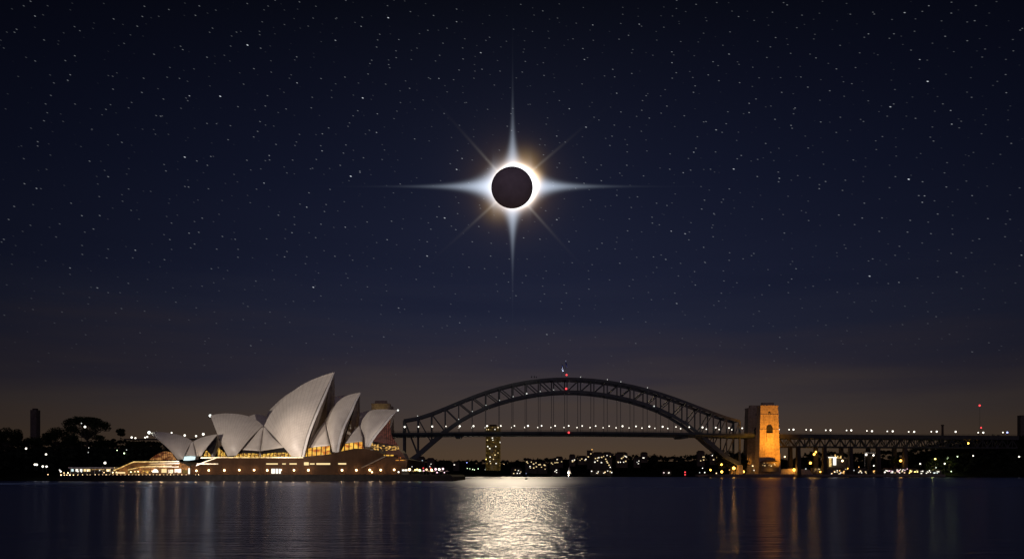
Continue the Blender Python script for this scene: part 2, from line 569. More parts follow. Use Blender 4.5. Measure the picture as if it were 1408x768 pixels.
# water: dark harbour, rippled
wm = bpy.data.materials.new('harbour_water'); wm.use_nodes = True
nt = wm.node_tree; nt.nodes.clear()
wg = nt.nodes.new('ShaderNodeBsdfGlossy'); wg.inputs['Color'].default_value = (0.27, 0.295, 0.40, 1); wg.inputs['Roughness'].default_value = 0.21; wg.distribution = 'BECKMANN'
wd = nt.nodes.new('ShaderNodeBsdfDiffuse'); wd.inputs['Color'].default_value = (0.03, 0.045, 0.11, 1)
wa = nt.nodes.new('ShaderNodeAddShader'); nt.links.new(wg.outputs[0], wa.inputs[0]); nt.links.new(wd.outputs[0], wa.inputs[1])
wout = nt.nodes.new('ShaderNodeOutputMaterial'); nt.links.new(wa.outputs[0], wout.inputs[0])
g = nt.nodes.new('ShaderNodeNewGeometry')
heights = None
for (scx, scy, det, wgt) in ((0.64, 2.2, 2, 0.16), (0.115, 0.6, 2, 0.34), (0.014, 0.09, 2, 0.5)):
    mp = nt.nodes.new('ShaderNodeMapping'); mp.inputs['Scale'].default_value = (scx, scy, 1)
    nt.links.new(g.outputs['Position'], mp.inputs[0])
    no = nt.nodes.new('ShaderNodeTexNoise'); no.inputs['Scale'].default_value = 1.0; no.inputs['Detail'].default_value = det
    nt.links.new(mp.outputs[0], no.inputs['Vector'])
    h = mnode('MULTIPLY', no.outputs['Fac'], wgt, nt)
    heights = h if heights is None else mnode('ADD', heights, h, nt)
# choppy near the viewer's shore, longer and softer ripples out in the harbour
sy = nt.nodes.new('ShaderNodeSeparateXYZ'); nt.links.new(g.outputs['Position'], sy.inputs[0])
mr = nt.nodes.new('ShaderNodeMapRange'); mr.inputs[1].default_value = 40; mr.inputs[2].default_value = 600; mr.inputs[3].default_value = 1.0; mr.inputs[4].default_value = 0.14
mr.interpolation_type = 'SMOOTHSTEP'
nt.links.new(sy.outputs[1], mr.inputs[0])
mr2 = nt.nodes.new('ShaderNodeMapRange'); mr2.inputs[1].default_value = 40; mr2.inputs[2].default_value = 600; mr2.inputs[3].default_value = 0.22; mr2.inputs[4].default_value = 0.318
mr2.interpolation_type = 'SMOOTHSTEP'
nt.links.new(sy.outputs[1], mr2.inputs[0]); nt.links.new(mr2.outputs[0], wg.inputs['Roughness'])
b = nt.nodes.new('ShaderNodeBump'); b.inputs['Strength'].default_value = 1.0
nt.links.new(mr.outputs[0], b.inputs['Distance'])
nt.links.new(heights, b.inputs['Height']); nt.links.new(b.outputs[0], wg.inputs['Normal']); nt.links.new(b.outputs[0], wd.inputs['Normal'])
M['water'] = wm

# ------------------------------------------------------------------ setting: water and land
mb = MB(); mb.add([(-30000, -300, 0), (30000, -300, 0), (30000, 60000, 0), (-30000, 60000, 0)], [(0, 1, 2, 3)])
tag(mb.build('water', M['water']), 'dark rippled harbour water with a bright glitter path', 'water', kind='structure')


def land(name, profile, d_front, d_back, label, seed=0, nd=10, material='land', bank=1.2):
    """rising ground: profile = [(photo x, photo y of its crest)], from the water's edge d_front back to d_back"""
    mb = MB(); G = []
    xs = [p[0] for p in profile]; n = max(30, int((xs[-1] - xs[0]) / 6))
    for i in range(n + 1):
        px = xs[0] + (xs[-1] - xs[0]) * i / n
        py = float(np.interp(px, xs, [p[1] for p in profile]))
        row = []
        for j in range(nd + 1):
            t = j / nd
            D = d_front + (d_back - d_front) * t
            zc = CAMH + (HOR - py) / F * (d_front + (d_back - d_front) * 0.75)
            z = bank + (zc - bank) * (0.5 - 0.5 * math.cos(math.pi * min(1, t / 0.75)))
            X = (px - 704) / F * (d_front + (d_back - d_front) * 0.5)
            z += 0.9 * mnoise.noise(Vector((X * .03, D * .03, seed))) * min(1, t * 4)
            row.append((X, D, z))
        row.insert(0, (row[0][0], d_front - 0.5, -2.0))
        G.append(row)
    mb.grid(G)
    o = mb.build(name, M[material], smooth=True)
    return tag(o, label, 'land', kind='structure')


land('hill', [(-200, 640), (420, 640), (520, 636), (620, 637), (700, 637), (760, 637), (800, 633), (860, 631), (940, 634), (1000, 632), (1100, 634), (1250, 634), (1420, 632), (1900, 632)],
     1500, 1760, 'low dark wooded shore beyond the bridge', 1)
land('headland', [(955, 653), (975, 650), (1040, 648), (1075, 648), (1120, 640), (1180, 637), (1240, 633), (1290, 622), (1340, 610), (1380, 603), (1450, 603), (1800, 612)],
     1312, 1440, 'dark headland under the approach viaduct', 2)
land('garden_slope', [(-320, 622), (-60, 622), (0, 620), (60, 618), (120, 616), (180, 617), (240, 622), (300, 632)], 640, 800, 'dark garden slope left of the opera house', 3)
# far ground carrying the horizon
mb = MB(); mb.add([(-30000, 2600, 1), (30000, 2600, 1), (30000, 60000, 30), (-30000, 60000, 30)], [(0, 1, 2, 3)])
tag(mb.build('land', M['land']), 'far dark land on the horizon', 'land', kind='structure')

# ------------------------------------------------------------------ moon
MD = 90000.0
mb = MB(); mb.ball((0, 0, 0), MD * MOON, 64)
mo = mb.build('moon', mat('moon_rock', (0.42, 0.38, 0.40), 1.0, 0, 0.12, 0.0012, spec=0.0), smooth=True)
mo.scale = (1, 1, 0.96)
mo.location = Vector((0, 0, CAMH)) + ee * MD
tag(mo, 'dark round moon ringed by the glowing corona of the eclipsed sun', 'moon')

# ------------------------------------------------------------------ opera house
AX = R(12)
u_ax = Vector((math.cos(AX), -math.sin(AX), 0))
v_ax = Vector((math.sin(AX), math.cos(AX), 0))
A_near = W(400, 640, 640)
A_far = W(400, 640, 700)
A_rest = W(250, 640, 634)
opera = thing('opera_house', W(380, 655, 625) * 1.0, 'white shell-roofed opera house on a brown granite podium by the water', 'opera house')
opera.location.z = 4.5; OFF[opera.name] = Vector(opera.location)


def gprof(t): return 1 - (1 - t) ** 1.75


def shell(name, ridge, left, right, w, axis, bulge=2.2, thick=0.9, ns=26, nt_=18, material='sail', label=None):
    """one vaulted sail: ridge from its low back end to its tip, left / right edges down to the foot; both halves about the axis"""
    K2 = curve_pts(ridge, ns)
    L2, R2 = curve_pts(left, nt_), curve_pts(right, nt_)
    K = [on_plane(x, y, axis, v_ax, 0) for x, y in K2]
    L = [on_plane(x, y, axis, v_ax, -w * gprof(j / nt_)) for j, (x, y) in enumerate(L2)]
    Rr = [on_plane(x, y, axis, v_ax, -w * gprof(j / nt_)) for j, (x, y) in enumerate(R2)]
    F0, F1 = L[-1], Rr[-1]
    G = []
    for i in range(ns + 1):
        s = i / ns; row = []
        Fs = F0.lerp(F1, s)
        for j in range(nt_ + 1):
            t = j / nt_
            base = K[i].lerp(Fs, t)
            dl = L[j] - K[0].lerp(F0, t); dr = Rr[j] - K[-1].lerp(F1, t)
            q = base + dl * (1 - s) + dr * s
            q = q - v_ax * (bulge * 4 * s * (1 - s) * 4 * t * (1 - t))
            row.append(q)
        G.append(row)
    mb = MB(); mb.uv = []
    for mirror in (False, True):
        out = []
        for row in G:
            out.append([(q - v_ax * (2 * (q - axis).dot(v_ax))) if mirror else q for q in row])
        side = v_ax * (1 if mirror else -1)
        inn = []
        for i in range(ns + 1):
            r_ = []
            for j in range(nt_ + 1):
                a = out[min(ns, i + 1)][j] - out[max(0, i - 1)][j]
                b_ = out[i][min(nt_, j + 1)] - out[i][max(0, j - 1)]
                n = a.cross(b_)
                if n.length < 1e-6: n = side.copy()
                n.normalize()
                if n.dot(side) < 0: n = -n
                r_.append(out[i][j] - n * thick)
            inn.append(r_)
        base = len(mb.v)
        uvs = [(i / ns * 0.999, j / nt_ * 0.999) for i in range(ns + 1) for j in range(nt_ + 1)]
        mb.grid(out); mb.uv += uvs
        mb.grid(inn); mb.uv += uvs
        cnt = (ns + 1) * (nt_ + 1)
        loop = [i * (nt_ + 1) for i in range(ns + 1)] + [ns * (nt_ + 1) + j for j in range(1, nt_ + 1)] + \
               [i * (nt_ + 1) + nt_ for i in range(ns - 1, -1, -1)] + [j for j in range(nt_ - 1, 0, -1)]
        for k in range(len(loop)):
            a, b_ = loop[k], loop[(k + 1) % len(loop)]
            mb.f.append([base + a, base + b_, base + cnt + b_, base + cnt + a]); mb.m.append(0)
    o = mb.build(name, M[material], opera, smooth=True)
    md = o.modifiers.new('edges', 'EDGE_SPLIT'); md.split_angle = R(40)
    if label: o['label'] = label
    return o, G


A2 = shell('sail', [(363, 585), (371, 569.5), (385, 553), (405, 535.5), (425, 523.5), (445, 515.5), (459, 511)],
           [(363, 585), (380, 603), (401, 627)], [(459, 511), (447, 536), (436.5, 559), (428, 580), (420, 603), (414, 627.5)], 24, A_near, 4.0)
A3 = shell('sail', [(447, 578), (453, 566), (460, 556.5), (471, 546.5), (483, 541.5), (495.5, 539)],
           [(447, 578), (451.5, 597), (457, 620.5)], [(495.5, 539), (487.3, 551.5), (480, 567), (471.5, 584.4), (465.8, 601.6), (462, 621.5)], 19, A_near, 3.0)
A4 = shell('sail', [(495, 585), (498.7, 575.8), (508, 564.8), (520, 562.3), (532, 562.3), (547, 563.5)],
           [(495, 585), (501, 600), (502, 613.6)], [(547, 563.5), (536, 571.5), (523, 587), (511.6, 601.6), (505, 613.6)], 14, A_near, 2.6)
A1 = shell('sail', [(362, 584.7), (354, 578), (343, 572.3), (328, 568.8), (310, 567.9), (298, 568.8), (289, 570.5)],
           [(362, 584.7), (345, 601), (325, 625.5)], [(289, 570.5), (296.5, 590), (304.5, 610), (313, 626.5)], 19, A_near, 3.5)
# the restaurant's two smaller sails
L1 = shell('sail', [(264, 605.5), (256, 601), (246, 597.3), (230, 594.3), (216, 593.2), (205.5, 594)],
           [(264, 605.5), (257, 618), (251, 631)], [(205.5, 594), (221, 607), (234, 619), (244, 631)], 10, A_rest, 1.8, 0.6)
L2_ = shell('sail', [(265.5, 606.5), (271, 603.5), (280, 600), (290, 597.7), (298.8, 596.4)],
            [(265.5, 606.5), (268.5, 616), (270.5, 626.5)], [(298.8, 596.4), (290, 607.5), (281.5, 618.5), (276.5, 626.5)], 9, A_rest, 1.4, 0.6)
# the western hall behind, mostly hidden
shell('sail', [(360, 612), (366, 572), (378, 556), (396, 541), (416, 531), (436, 526)], [(360, 612), (380, 620), (401, 628)],
      [(436, 526), (430, 560), (420, 600), (414, 628)], 20, A_far, 3.0, label='dark sail of the hall behind')
shell('sail', [(420, 585), (432, 560), (447, 548.3), (460, 545), (474, 543), (486, 542.5)], [(420, 585), (438, 606), (450, 625)],
      [(486, 542.5), (478, 570), (466, 600), (458, 625)], 18, A_far, 3.0, label='dark sail of the hall behind')
shell('sail', [(470, 590), (480, 576), (490, 569), (508, 563.8), (520, 563.5), (530, 564.5)], [(470, 590), (485, 606), (495, 620)],
      [(530, 564.5), (520, 585), (506, 605), (500, 620)], 13, A_far, 2.0, label='dark sail of the hall behind')
shell('sail', [(385, 590), (375, 578), (366, 572.4), (358, 569.6), (350, 569.1), (343, 571)], [(385, 590), (372, 606), (366, 625)],
      [(343, 571), (348, 590), (352, 610), (357, 625)], 14, A_far, 2.0, label='dark blue-lit sail of the hall behind')


def patch(name, ca, cb, va, vb, axis, material, n=14, mirror=False, label=None, bulge=0.0, smooth=True, thick=0.0):
    """surface between photo curves ca and cb; va / vb = distances toward the viewer at each curve's start and end"""
    A2_, B2_ = curve_pts(ca, n), curve_pts(cb, n)
    mb = MB(); mb.uv = []
    for mir in ((False, True) if mirror else (False,)):
        G = []
        for i in range(n + 1):
            s = i / n
            a = on_plane(*A2_[i], axis, v_ax, -(va[0] + (va[1] - va[0]) * s))
            b_ = on_plane(*B2_[i], axis, v_ax, -(vb[0] + (vb[1] - vb[0]) * s))
            row = []
            for j in range(7):
                t = j / 6
                q = a.lerp(b_, t) - v_ax * (bulge * 4 * t * (1 - t) * math.sin(math.pi * s))
                if mir: q = q - v_ax * (2 * (q - axis).dot(v_ax))
                row.append(q)
                mb.uv.append((s * 0.999, t * 0.999))
            G.append(row)
        mb.grid(G)
    o = mb.build(name, material, opera, smooth=smooth)
    if thick:
        md = o.modifiers.new('thickness', 'SOLIDIFY'); md.thickness = thick; md.offset = 0
    if label: o['label'] = label
    return o


# low side shells that close the vaults between the sails
patch('side_shell', [(362, 586), (345, 602), (327, 617.5)], [(362.3, 586), (360, 603), (357.5, 619.5)], (2, 16), (2, 15), A_near, M['sail'], bulge=1.0, thick=0.5)
patch('side_shell', [(363, 586), (361, 603), (358.5, 619.5)], [(364, 586.5), (379, 603), (394, 614)], (2, 15), (2, 18), A_near, M['sail'], bulge=1.0, thick=0.5)
patch('side_shell', [(446.5, 579), (434, 596), (424, 615)], [(447, 580), (451, 597), (454, 612)], (2, 17), (2, 16), A_near, M['sail'], bulge=0.8, thick=0.5)
patch('side_shell', [(494, 585), (484, 594), (474, 609)], [(494.5, 586), (497.5, 596), (498.5, 606.5)], (2, 13), (2, 12), A_near, M['sail'], bulge=0.6, thick=0.5)
patch('side_shell', [(264, 606.5), (258, 617), (253.5, 625.5)], [(265, 606.5), (267.5, 616), (269.5, 626)], (1, 8), (1, 7.5), A_rest, M['sail'], bulge=0.4, thick=0.4)
# concrete mouths: inner rims seen inside the tall sails
patch('shell_rim', [(457, 517), (444, 552), (433, 582), (418.5, 627)], [(455.5, 526), (449, 547), (441, 572), (425, 622)], (0.5, 20), (-2, 12), A_near, M['rib'], mirror=True, bulge=0)
patch('shell_rim', [(494, 543), (485, 562), (475, 588), (464.5, 621)], [(489, 556), (485, 566), (480, 580), (468, 619)], (0.5, 16), (-2, 9), A_near, M['rib'], mirror=True, bulge=0)

def edge_rim(pts, w, axis, t0, t1, r):
    C2 = curve_pts(pts, 20); mb = MB(); n = 20
    P = [on_plane(x, y, axis, v_ax, -w * gprof(j / n)) for j, (x, y) in enumerate(C2)]
    for j in range(n):
        P[j] = P[j] - u_ax * .15
    G = []
    for j in range(n + 1):                       # a solid edge beam, about a metre and a half deep, running down the mouth
        a = P[j]; k = .35 + .65 * min(1, j / n * 3)
        G.append([a, a + u_ax * (r * 3.2 * k) + v_ax * .5, a + u_ax * (r * 3.2 * k) + v_ax * 1.3, a + v_ax * 1.0, a])
    mb.grid(G)
    mb.build('shell_rim', M['white'], opera)


edge_rim([(459.3, 511), (448, 537), (437.5, 560), (429, 580.5), (421, 603), (415, 627.5)], 24, A_near, 0, 1, .5)
edge_rim([(495.8, 539), (487.8, 552), (480.5, 567.5), (472, 585), (466.3, 602), (462.5, 621.5)], 19, A_near, 0, 1, .5)
edge_rim([(547.3, 563.5), (536.4, 572), (523.4, 587.5), (512, 602), (505.4, 613.6)], 14, A_near, 0, 1, .45)
# glass walls under and inside the sails
patch('foyer_window', [(326, 623.5), (342, 622.5), (357, 623.5)], [(322, 628), (340, 628.5), (357, 628.5)], (16, 14.5), (17, 17), A_near, E['foyer'], smooth=False)
patch('foyer_window', [(359, 624), (376, 622), (397, 621.5)], [(359, 628.5), (380, 628.5), (402, 628.5)], (14.5, 17), (17, 19), A_near, E['foyer'], smooth=False)
patch('foyer_window', [(424, 616), (438, 613.5), (454, 612.5)], [(420, 627), (438, 625.5), (455, 623.5)], (17, 15.5), (18, 17), A_near, E['foyer_red'], smooth=False)
patch('foyer_window', [(474, 610), (486, 608), (498.5, 607)], [(468, 622.5), (485, 618.5), (500, 615.8)], (13, 11.5), (14, 12.5), A_near, E['foyer_red'], smooth=False)
patch('dark_glazing', [(327, 617.5), (342, 618.2), (357, 619.8)], [(325, 623.6), (342, 622.6), (357, 623.6)], (15.5, 14.5), (16, 15), A_near, M['dark_glass'], smooth=False)
patch('dark_glazing', [(359, 619.8), (376, 615.5), (394, 614)], [(359, 624.1), (376, 622.1), (398, 621.6)], (14.5, 17), (15, 17.5), A_near, M['dark_glass'], smooth=False)
patch('dark_glazing', [(455, 516), (440, 556), (426, 598), (415.5, 626)], [(456.5, 522), (450, 545), (440, 576), (425, 622)], (-0.5, 17), (-3, 8), A_near, M['dark_glass'], smooth=False)
patch('dark_glazing', [(492.5, 543), (481, 568), (470, 594), (463, 620)], [(492, 549), (487, 563), (481, 582), (469, 618)], (-0.5, 13), (-3, 6), A_near, M['dark_glass'], smooth=False)
patch('dark_glazing', [(298, 597.5), (290, 608), (282, 619), (277, 627)], [(299, 600), (297, 610), (294, 619), (290, 627)], (-0.3, 8), (-1.5, 4), A_rest, M['dark_glass'], smooth=False)
patch('glass_wall', [(540, 569.5), (534, 575), (524, 588), (511, 606)], [(537.5, 571), (536.3, 585), (539.5, 600), (548, 612.5)], (0.5, 12), (-3, -4), A_near, E['red_glass'], smooth=False, bulge=2.5)
patch('lounge_window', [(509, 608), (520, 610.5), (534, 612.5), (548, 613)], [(508, 616.5), (521, 619), (535, 619.5), (549, 618)], (12, 2), (12.5, 2.5), A_near, E['lounge'], smooth=False)
patch('glass_wall', [(206, 631), (215, 624.5), (226, 620), (236, 621.5)], [(206, 632), (218, 632), (231, 632), (243, 632)], (7, 9), (8.5, 9.5), A_rest, E['dome_glass'], smooth=False, bulge=0.5)
patch('restaurant_window', [(253.5, 627), (261, 626.5), (269, 627)], [(252, 632.5), (260, 632.5), (268, 631.5)], (7.5, 7), (8.5, 8), A_rest, E['win_cool'], smooth=False)
patch('restaurant_window', [(279, 624), (284, 619), (289, 624)], [(276, 628.5), (284, 628.5), (292, 628.5)], (6, 5), (8, 7), A_rest, E['foyer'], smooth=False)
patch('foyer_window', [(299, 614), (304, 618), (309, 622)], [(299, 628.5), (304, 628.5), (312, 628.5)], (6, 12), (8, 15), A_near, E['foyer'], smooth=False)


def front_prism(name, poly, d0, d1, material, parent, label=None):
    fr = [W(x, y, d0) for x, y in poly]
    bk = [Vector((q.x, d1, q.z)) for q in fr]
    mb = MB(); mb.prism(fr, bk)
    o = mb.build(name, material, parent)
    if label: o['label'] = label
    return o


def front_strip(mb, pts, d, half, m=0, depth=0.4):
    """a thin light strip following photo points, standing 'd' metres from the viewer"""
    P = [W(x, y, d) for x, y in pts]
    for a, b_ in zip(P, P[1:]): mb.bar(a, b_, depth, half * 2, m)
    return mb


DP = 611.0      # front face of the podium
front_prism('podium', [(262, 652), (262, 640), (272, 637), (298, 628.8), (417, 628.8), (436, 626.5), (455, 623.5), (472, 619), (488, 616), (500, 616.2), (512, 618.5), (530, 624), (545, 628), (559, 631), (559, 652)],
            DP, 730, M['podium'], opera)
podium = bpy.data.objects['podium']
front_prism('stair_block', [(152, 652.4), (156, 647), (184, 634.8), (206, 634.8), (246, 634.2), (261, 640.5), (261, 652.4)], DP + 2, 700, M['stair'], opera)
for x, y, e_ in ((168, 647, 700), (190, 644.5, 900), (206, 643, 700), (222, 640, 900), (243, 640, 900), (256, 645, 700)):
    d = bpy.data.lights.new('terrace_light', 'POINT'); d.energy = e_; d.color = (1.0, 0.60, 0.24); d.shadow_soft_size = .5
    lo = bpy.data.objects.new('terrace_light', d); COL.objects.link(lo); lo.location = W(x, y, DP - 1.0)
front_prism('north_lobby', [(528, 626), (531, 619), (549, 617.8), (553, 622), (557, 630), (545, 627.5), (530, 623.6)], DP + 3, 640, M['bronze'], opera)
mb = MB(); front_strip(mb, [(497, 642.5), (512, 635.5), (531, 626)], DP - 0.9, 0.35, 0, 1.6); mb.build('outside_stair', M['paving'], opera)
mb = MB()
for x0, x1, y0, y1 in ((528, 541, 624.6, 626.2), (544, 557, 631.6, 632.6), (548, 551, 628, 629.4)):
    a, b_ = W(x0, y1, DP - 0.25), W(x1, y0, DP - 0.25); mb.box(a.x, b_.x, DP - 0.25, DP - 0.02, a.z, b_.z)
mb.build('lobby_window', E['foyer_red'], opera)
# strings of light along the podium edge and stairs
for pts, mm, hf, dd in (([(276, 629), (300, 628.4), (417, 628.4)], 'strip', 0.36, DP - 0.5), ([(300, 637.2), (271, 637.2)], 'strip', 0.30, DP - 0.3),
                        ([(270, 639.6), (281, 634.6), (299, 628.4)], 'strip', 0.26, DP - 0.6), ([(155, 646.8), (184, 634.3), (206, 634.3), (246, 633.8)], 'strip', 0.33, DP + 1.5),
                        ([(205, 637.4), (247, 636.4)], 'strip_dim', 0.4, DP + 1.5), ([(176, 645.4), (192, 641.6), (206, 640.3), (236, 640.0)], 'strip', 0.25, DP + 1.5),
                        ([(196, 641.8), (246, 641.2)], 'strip_dim', 0.3, DP + 1.4)):
    mb = MB(); front_strip(mb, pts, dd, hf); mb.build('light_strip', E[mm], opera)
# strip windows, doors
for x0, x1, y0, y1, mm in ((366, 382, 636.3, 638, 'win'), (388, 393, 636.4, 637.8, 'win'), (398, 408, 636.2, 638, 'win'), (418, 424.5, 634.8, 639, 'win'), (426, 432.5, 636.3, 638, 'win'),
                           (435, 454, 636, 638.3, 'win'), (465, 476, 636, 638, 'win'), (373, 378, 643.8, 650.5, 'win_white'), (379, 382.5, 643.8, 650.5, 'win_white'), (383.5, 386, 644, 650.5, 'win_white')):
    a, b_ = W(x0, y1, DP - 0.15), W(x1, y0, DP - 0.15)
    mb = MB(); mb.box(a.x, b_.x, DP - 0.15, DP - 0.02, a.z, b_.z); mb.build('podium_window', E[mm], podium)
# lower concourse lit behind glass
for x0, x1, y0, y1, mm in ((159, 172, 648.3, 650.3, 'win'), (176, 190, 647, 650.4, 'win_dim'), (193, 206, 646.5, 650.3, 'foyer'), (222, 229, 644, 649.2, 'win'), (231, 238, 645, 650, 'foyer'),
                           (240, 249, 644, 649.2, 'foyer'), (251, 258, 645.5, 650, 'win_dim'), (258.8, 261, 643, 651, 'win_white')):
    a, b_ = W(x0, y1, DP + 1.8), W(x1, y0, DP + 1.8)
    mb = MB(); mb.box(a.x, b_.x, DP + 1.8, DP + 1.98, a.z, b_.z); mb.build('concourse_window', E[mm], opera)
mb = MB()                                   # lit archway
c0 = W(213.5, 649, DP + 1.7); rr = 4.3 * DP / F
pv = [Vector((c0.x + rr * math.cos(math.pi * k / 12), DP + 1.7, c0.z + rr * 1.15 * math.sin(math.pi * k / 12))) for k in range(13)]
mb.prism(pv, [q + Vector((0, 0.25, 0)) for q in pv]); mb.build('archway', E['win_white'], opera)

# wall lamps on the podium
for x, y, r, mm in ((270, 646.5, .75, 'warm_bright'), (287, 646, .75, 'warm_bright'), (308.5, 646, .8, 'warm_bright'), (329, 645.6, .75, 'warm_bright'), (349.5, 645.6, .75, 'warm_bright'), (367.5, 646, .8, 'warm_bright'),
                    (386.6, 645.4, .55, 'warm_bright'), (404.3, 645.8, .75, 'warm_bright'), (424, 645.8, .85, 'warm_bright'), (470.3, 645.8, .8, 'warm_bright'), (490, 645.8, .8, 'warm_bright'),
                    (508.5, 645.5, .85, 'warm_bright'), (511.5, 648.5, .6, 'warm_bright'), (523.5, 645.6, .75, 'warm_bright'), (542, 645.2, .75, 'warm_bright')):
    q = W(x, y, DP - 0.9)
    mb = MB(); mb.ball(q, r * 0.95, 10); mb.box(q.x - .12, q.x + .12, DP - 0.9, DP, q.z - .1, q.z + .1, 1)
    mb.build('wall_lamp', [E[mm], M['pole']], podium)
    d = bpy.data.lights.new('wall_lamp_light', 'POINT'); d.energy = 420 * r; d.color = (1.0, 0.58, 0.22); d.shadow_soft_size = .4
    lo = bpy.data.objects.new('wall_lamp_light', d); COL.objects.link(lo); lo.location = q + Vector((0, -2.0, .3))
# aircraft lamps on the sail tips and glowing lantern lights under the restaurant
for x, y, D, r in ((205, 594.2, 643, 1.05), (289, 571, 660, 0.95), (547.2, 563.6, 610, 0.7)):
    mb = MB(); mb.ball(W(x, y, D - 2), r, 10); mb.build('tip_lamp', E['cool'] if x < 500 else E['white_dim'], opera)
    if x < 500:
        d = bpy.data.lights.new('tip_light', 'POINT'); d.energy = 1500; d.color = (0.95, 1.0, 0.9); d.shadow_soft_size = .7
        lo = bpy.data.objects.new('tip_light', d); COL.objects.link(lo); lo.location = W(x - 1.5, y, D - 4)

# quay round the opera house
qpoly = [(78, 657), (90, 654), (110, 652.2), (619, 652.2), (622.5, 655), (623, 664), (78, 664)]
front_prism('quay', qpoly, 600, 760, M['quay'], None)
tag(bpy.data.objects['quay'], 'dark stone quay under the opera house', 'quay', kind='structure')


# ------------------------------------------------------------------ street lamps
_proto = {}


def lamp(x, y, z, h, r, m, label, group=None, name='street_lamp', cat='lamp'):
    key = (round(h, 1), round(r, 2), m, name)
    if key not in _proto:
        t = thing(name, (x, y, z), label, cat, group)
        mb = MB(); mb.tube((x, y, z), (x, y, z + h - r * .8), 0.16, 6, 0.10); mb.tube((x, y, z), (x, y, z + 0.5), 0.3, 8, 0.22)
        mb.build('pole', M['pole'], t)
        mb = MB(); mb.ball((x, y, z + h), r, 10); mb.build('lamp_globe', E[m], t, smooth=True)
        mb = MB(); mb.tube((x, y, z + h + r * .92), (x, y, z + h + r * 1.15), r * .5, 8, r * .15); mb.build('lamp_cap', M['pole'], t)
        _proto[key] = t
        return t
    return copy_tree(_proto[key], None, (x, y, z), label, group)


def lamp_px(px, py, D, r, m, label, group=None, ground=None, name='street_lamp', cat='lamp', hmax=9.0):
    """lamp whose globe is seen at (px, py); it stands on ground height 'ground' (or hmax below)"""
    q = W(px, py, D)
    z0 = q.z - hmax if ground is None else ground
    h = max(1.2, q.z - z0)
    h = round(h * 2) / 2
    return lamp(q.x, D, q.z - h, h, r, m, label, group, name, cat)


# row of low lamps along the lower quay edge
xs_low = [84, 88.5, 92, 96, 101, 107, 113.5, 120, 124, 131, 136, 141, 146, 150.5, 155.5, 161, 166, 172, 177, 182, 187, 191, 196, 201, 206, 211, 215.5, 220, 225, 230, 234.5, 239, 244.5, 250, 256, 269, 273]
for i, x in enumerate(xs_low):
    lamp_px(x, 652.4, 602.5, 0.36, 'warm' if i % 3 else 'warm_bright', 'low warm lamp on the quay edge, %s from the left' % ordinal(i + 1), 'low lamps along the quay edge', 3.2, 'bollard_lamp')
# second row of lamps before the concourse
for i, (x, y, mm) in enumerate(((88, 649.5, 'warm'), (93.5, 649.6, 'warm_bright'), (107, 647.5, 'white'), (112, 648, 'white_dim'), (120.5, 646.5, 'white'), (137, 646, 'white_dim'), (143, 649, 'warm'), (148.5, 646.5, 'white'),
                                 (155, 649, 'warm_bright'), (160, 648.5, 'warm'), (180, 648.2, 'warm_bright'), (185.5, 647.8, 'warm'), (190, 647.7, 'warm_bright'), (209, 647, 'warm'), (234, 648.6, 'warm'), (246, 649, 'warm'))):
    lamp_px(x, y, 606.5, 0.40, mm, 'globe lamp on the opera forecourt, %s from the left' % ordinal(i + 1), 'forecourt lamps', 4.5, 'forecourt_lamp')

# pavilion at the left end of the quay
pav = thing('pavilion', W(125, 652, 612), 'long low lit pavilion with flat roof at the left end of the quay', 'pavilion')
OFF[pav.name] = Vector(pav.location)
pb0, pb1 = W(96, 652, 612), W(156, 643.4, 612)
mb = MB(); mb.box(pb0.x, pb1.x, 612, 624, pb0.z, pb1.z); mb.build('wall', M['wall'], pav)
mb = MB(); a, b_ = W(94.5, 643.4, 611), W(157, 641.6, 611); mb.box(a.x, b_.x, 610.5, 625, a.z + .02, b_.z); mb.build('roof', M['white'], pav)
for x0, x1, mm in ((98, 101, 'win_cool'), (104, 107, 'win_white'), (110, 113, 'win_white'), (115, 124, 'win'), (126, 144, 'strip_dim'), (146, 152, 'win')):
    a, b_ = W(x0, 647.5 if mm != 'strip_dim' else 645.4, 611.8), W(x1, 644.2, 611.8)
    mb = MB(); mb.box(a.x, b_.x, 611.8, 611.97, a.z, b_.z); mb.build('window', E[mm], pav)
mb = MB()
for x in (97, 108, 119, 130, 141, 152, 155.5):
    q = W(x, 652, 611); mb.box(q.x - .15, q.x + .15, 610.85, 611.15, q.z, W(x, 643.4, 611).z)
mb.build('column', M['white'], pav)
lamp_px(144.3, 635.8, 614, 0.85, 'white', 'tall white lamp rising behind the lit quay pavilion', None, 6)

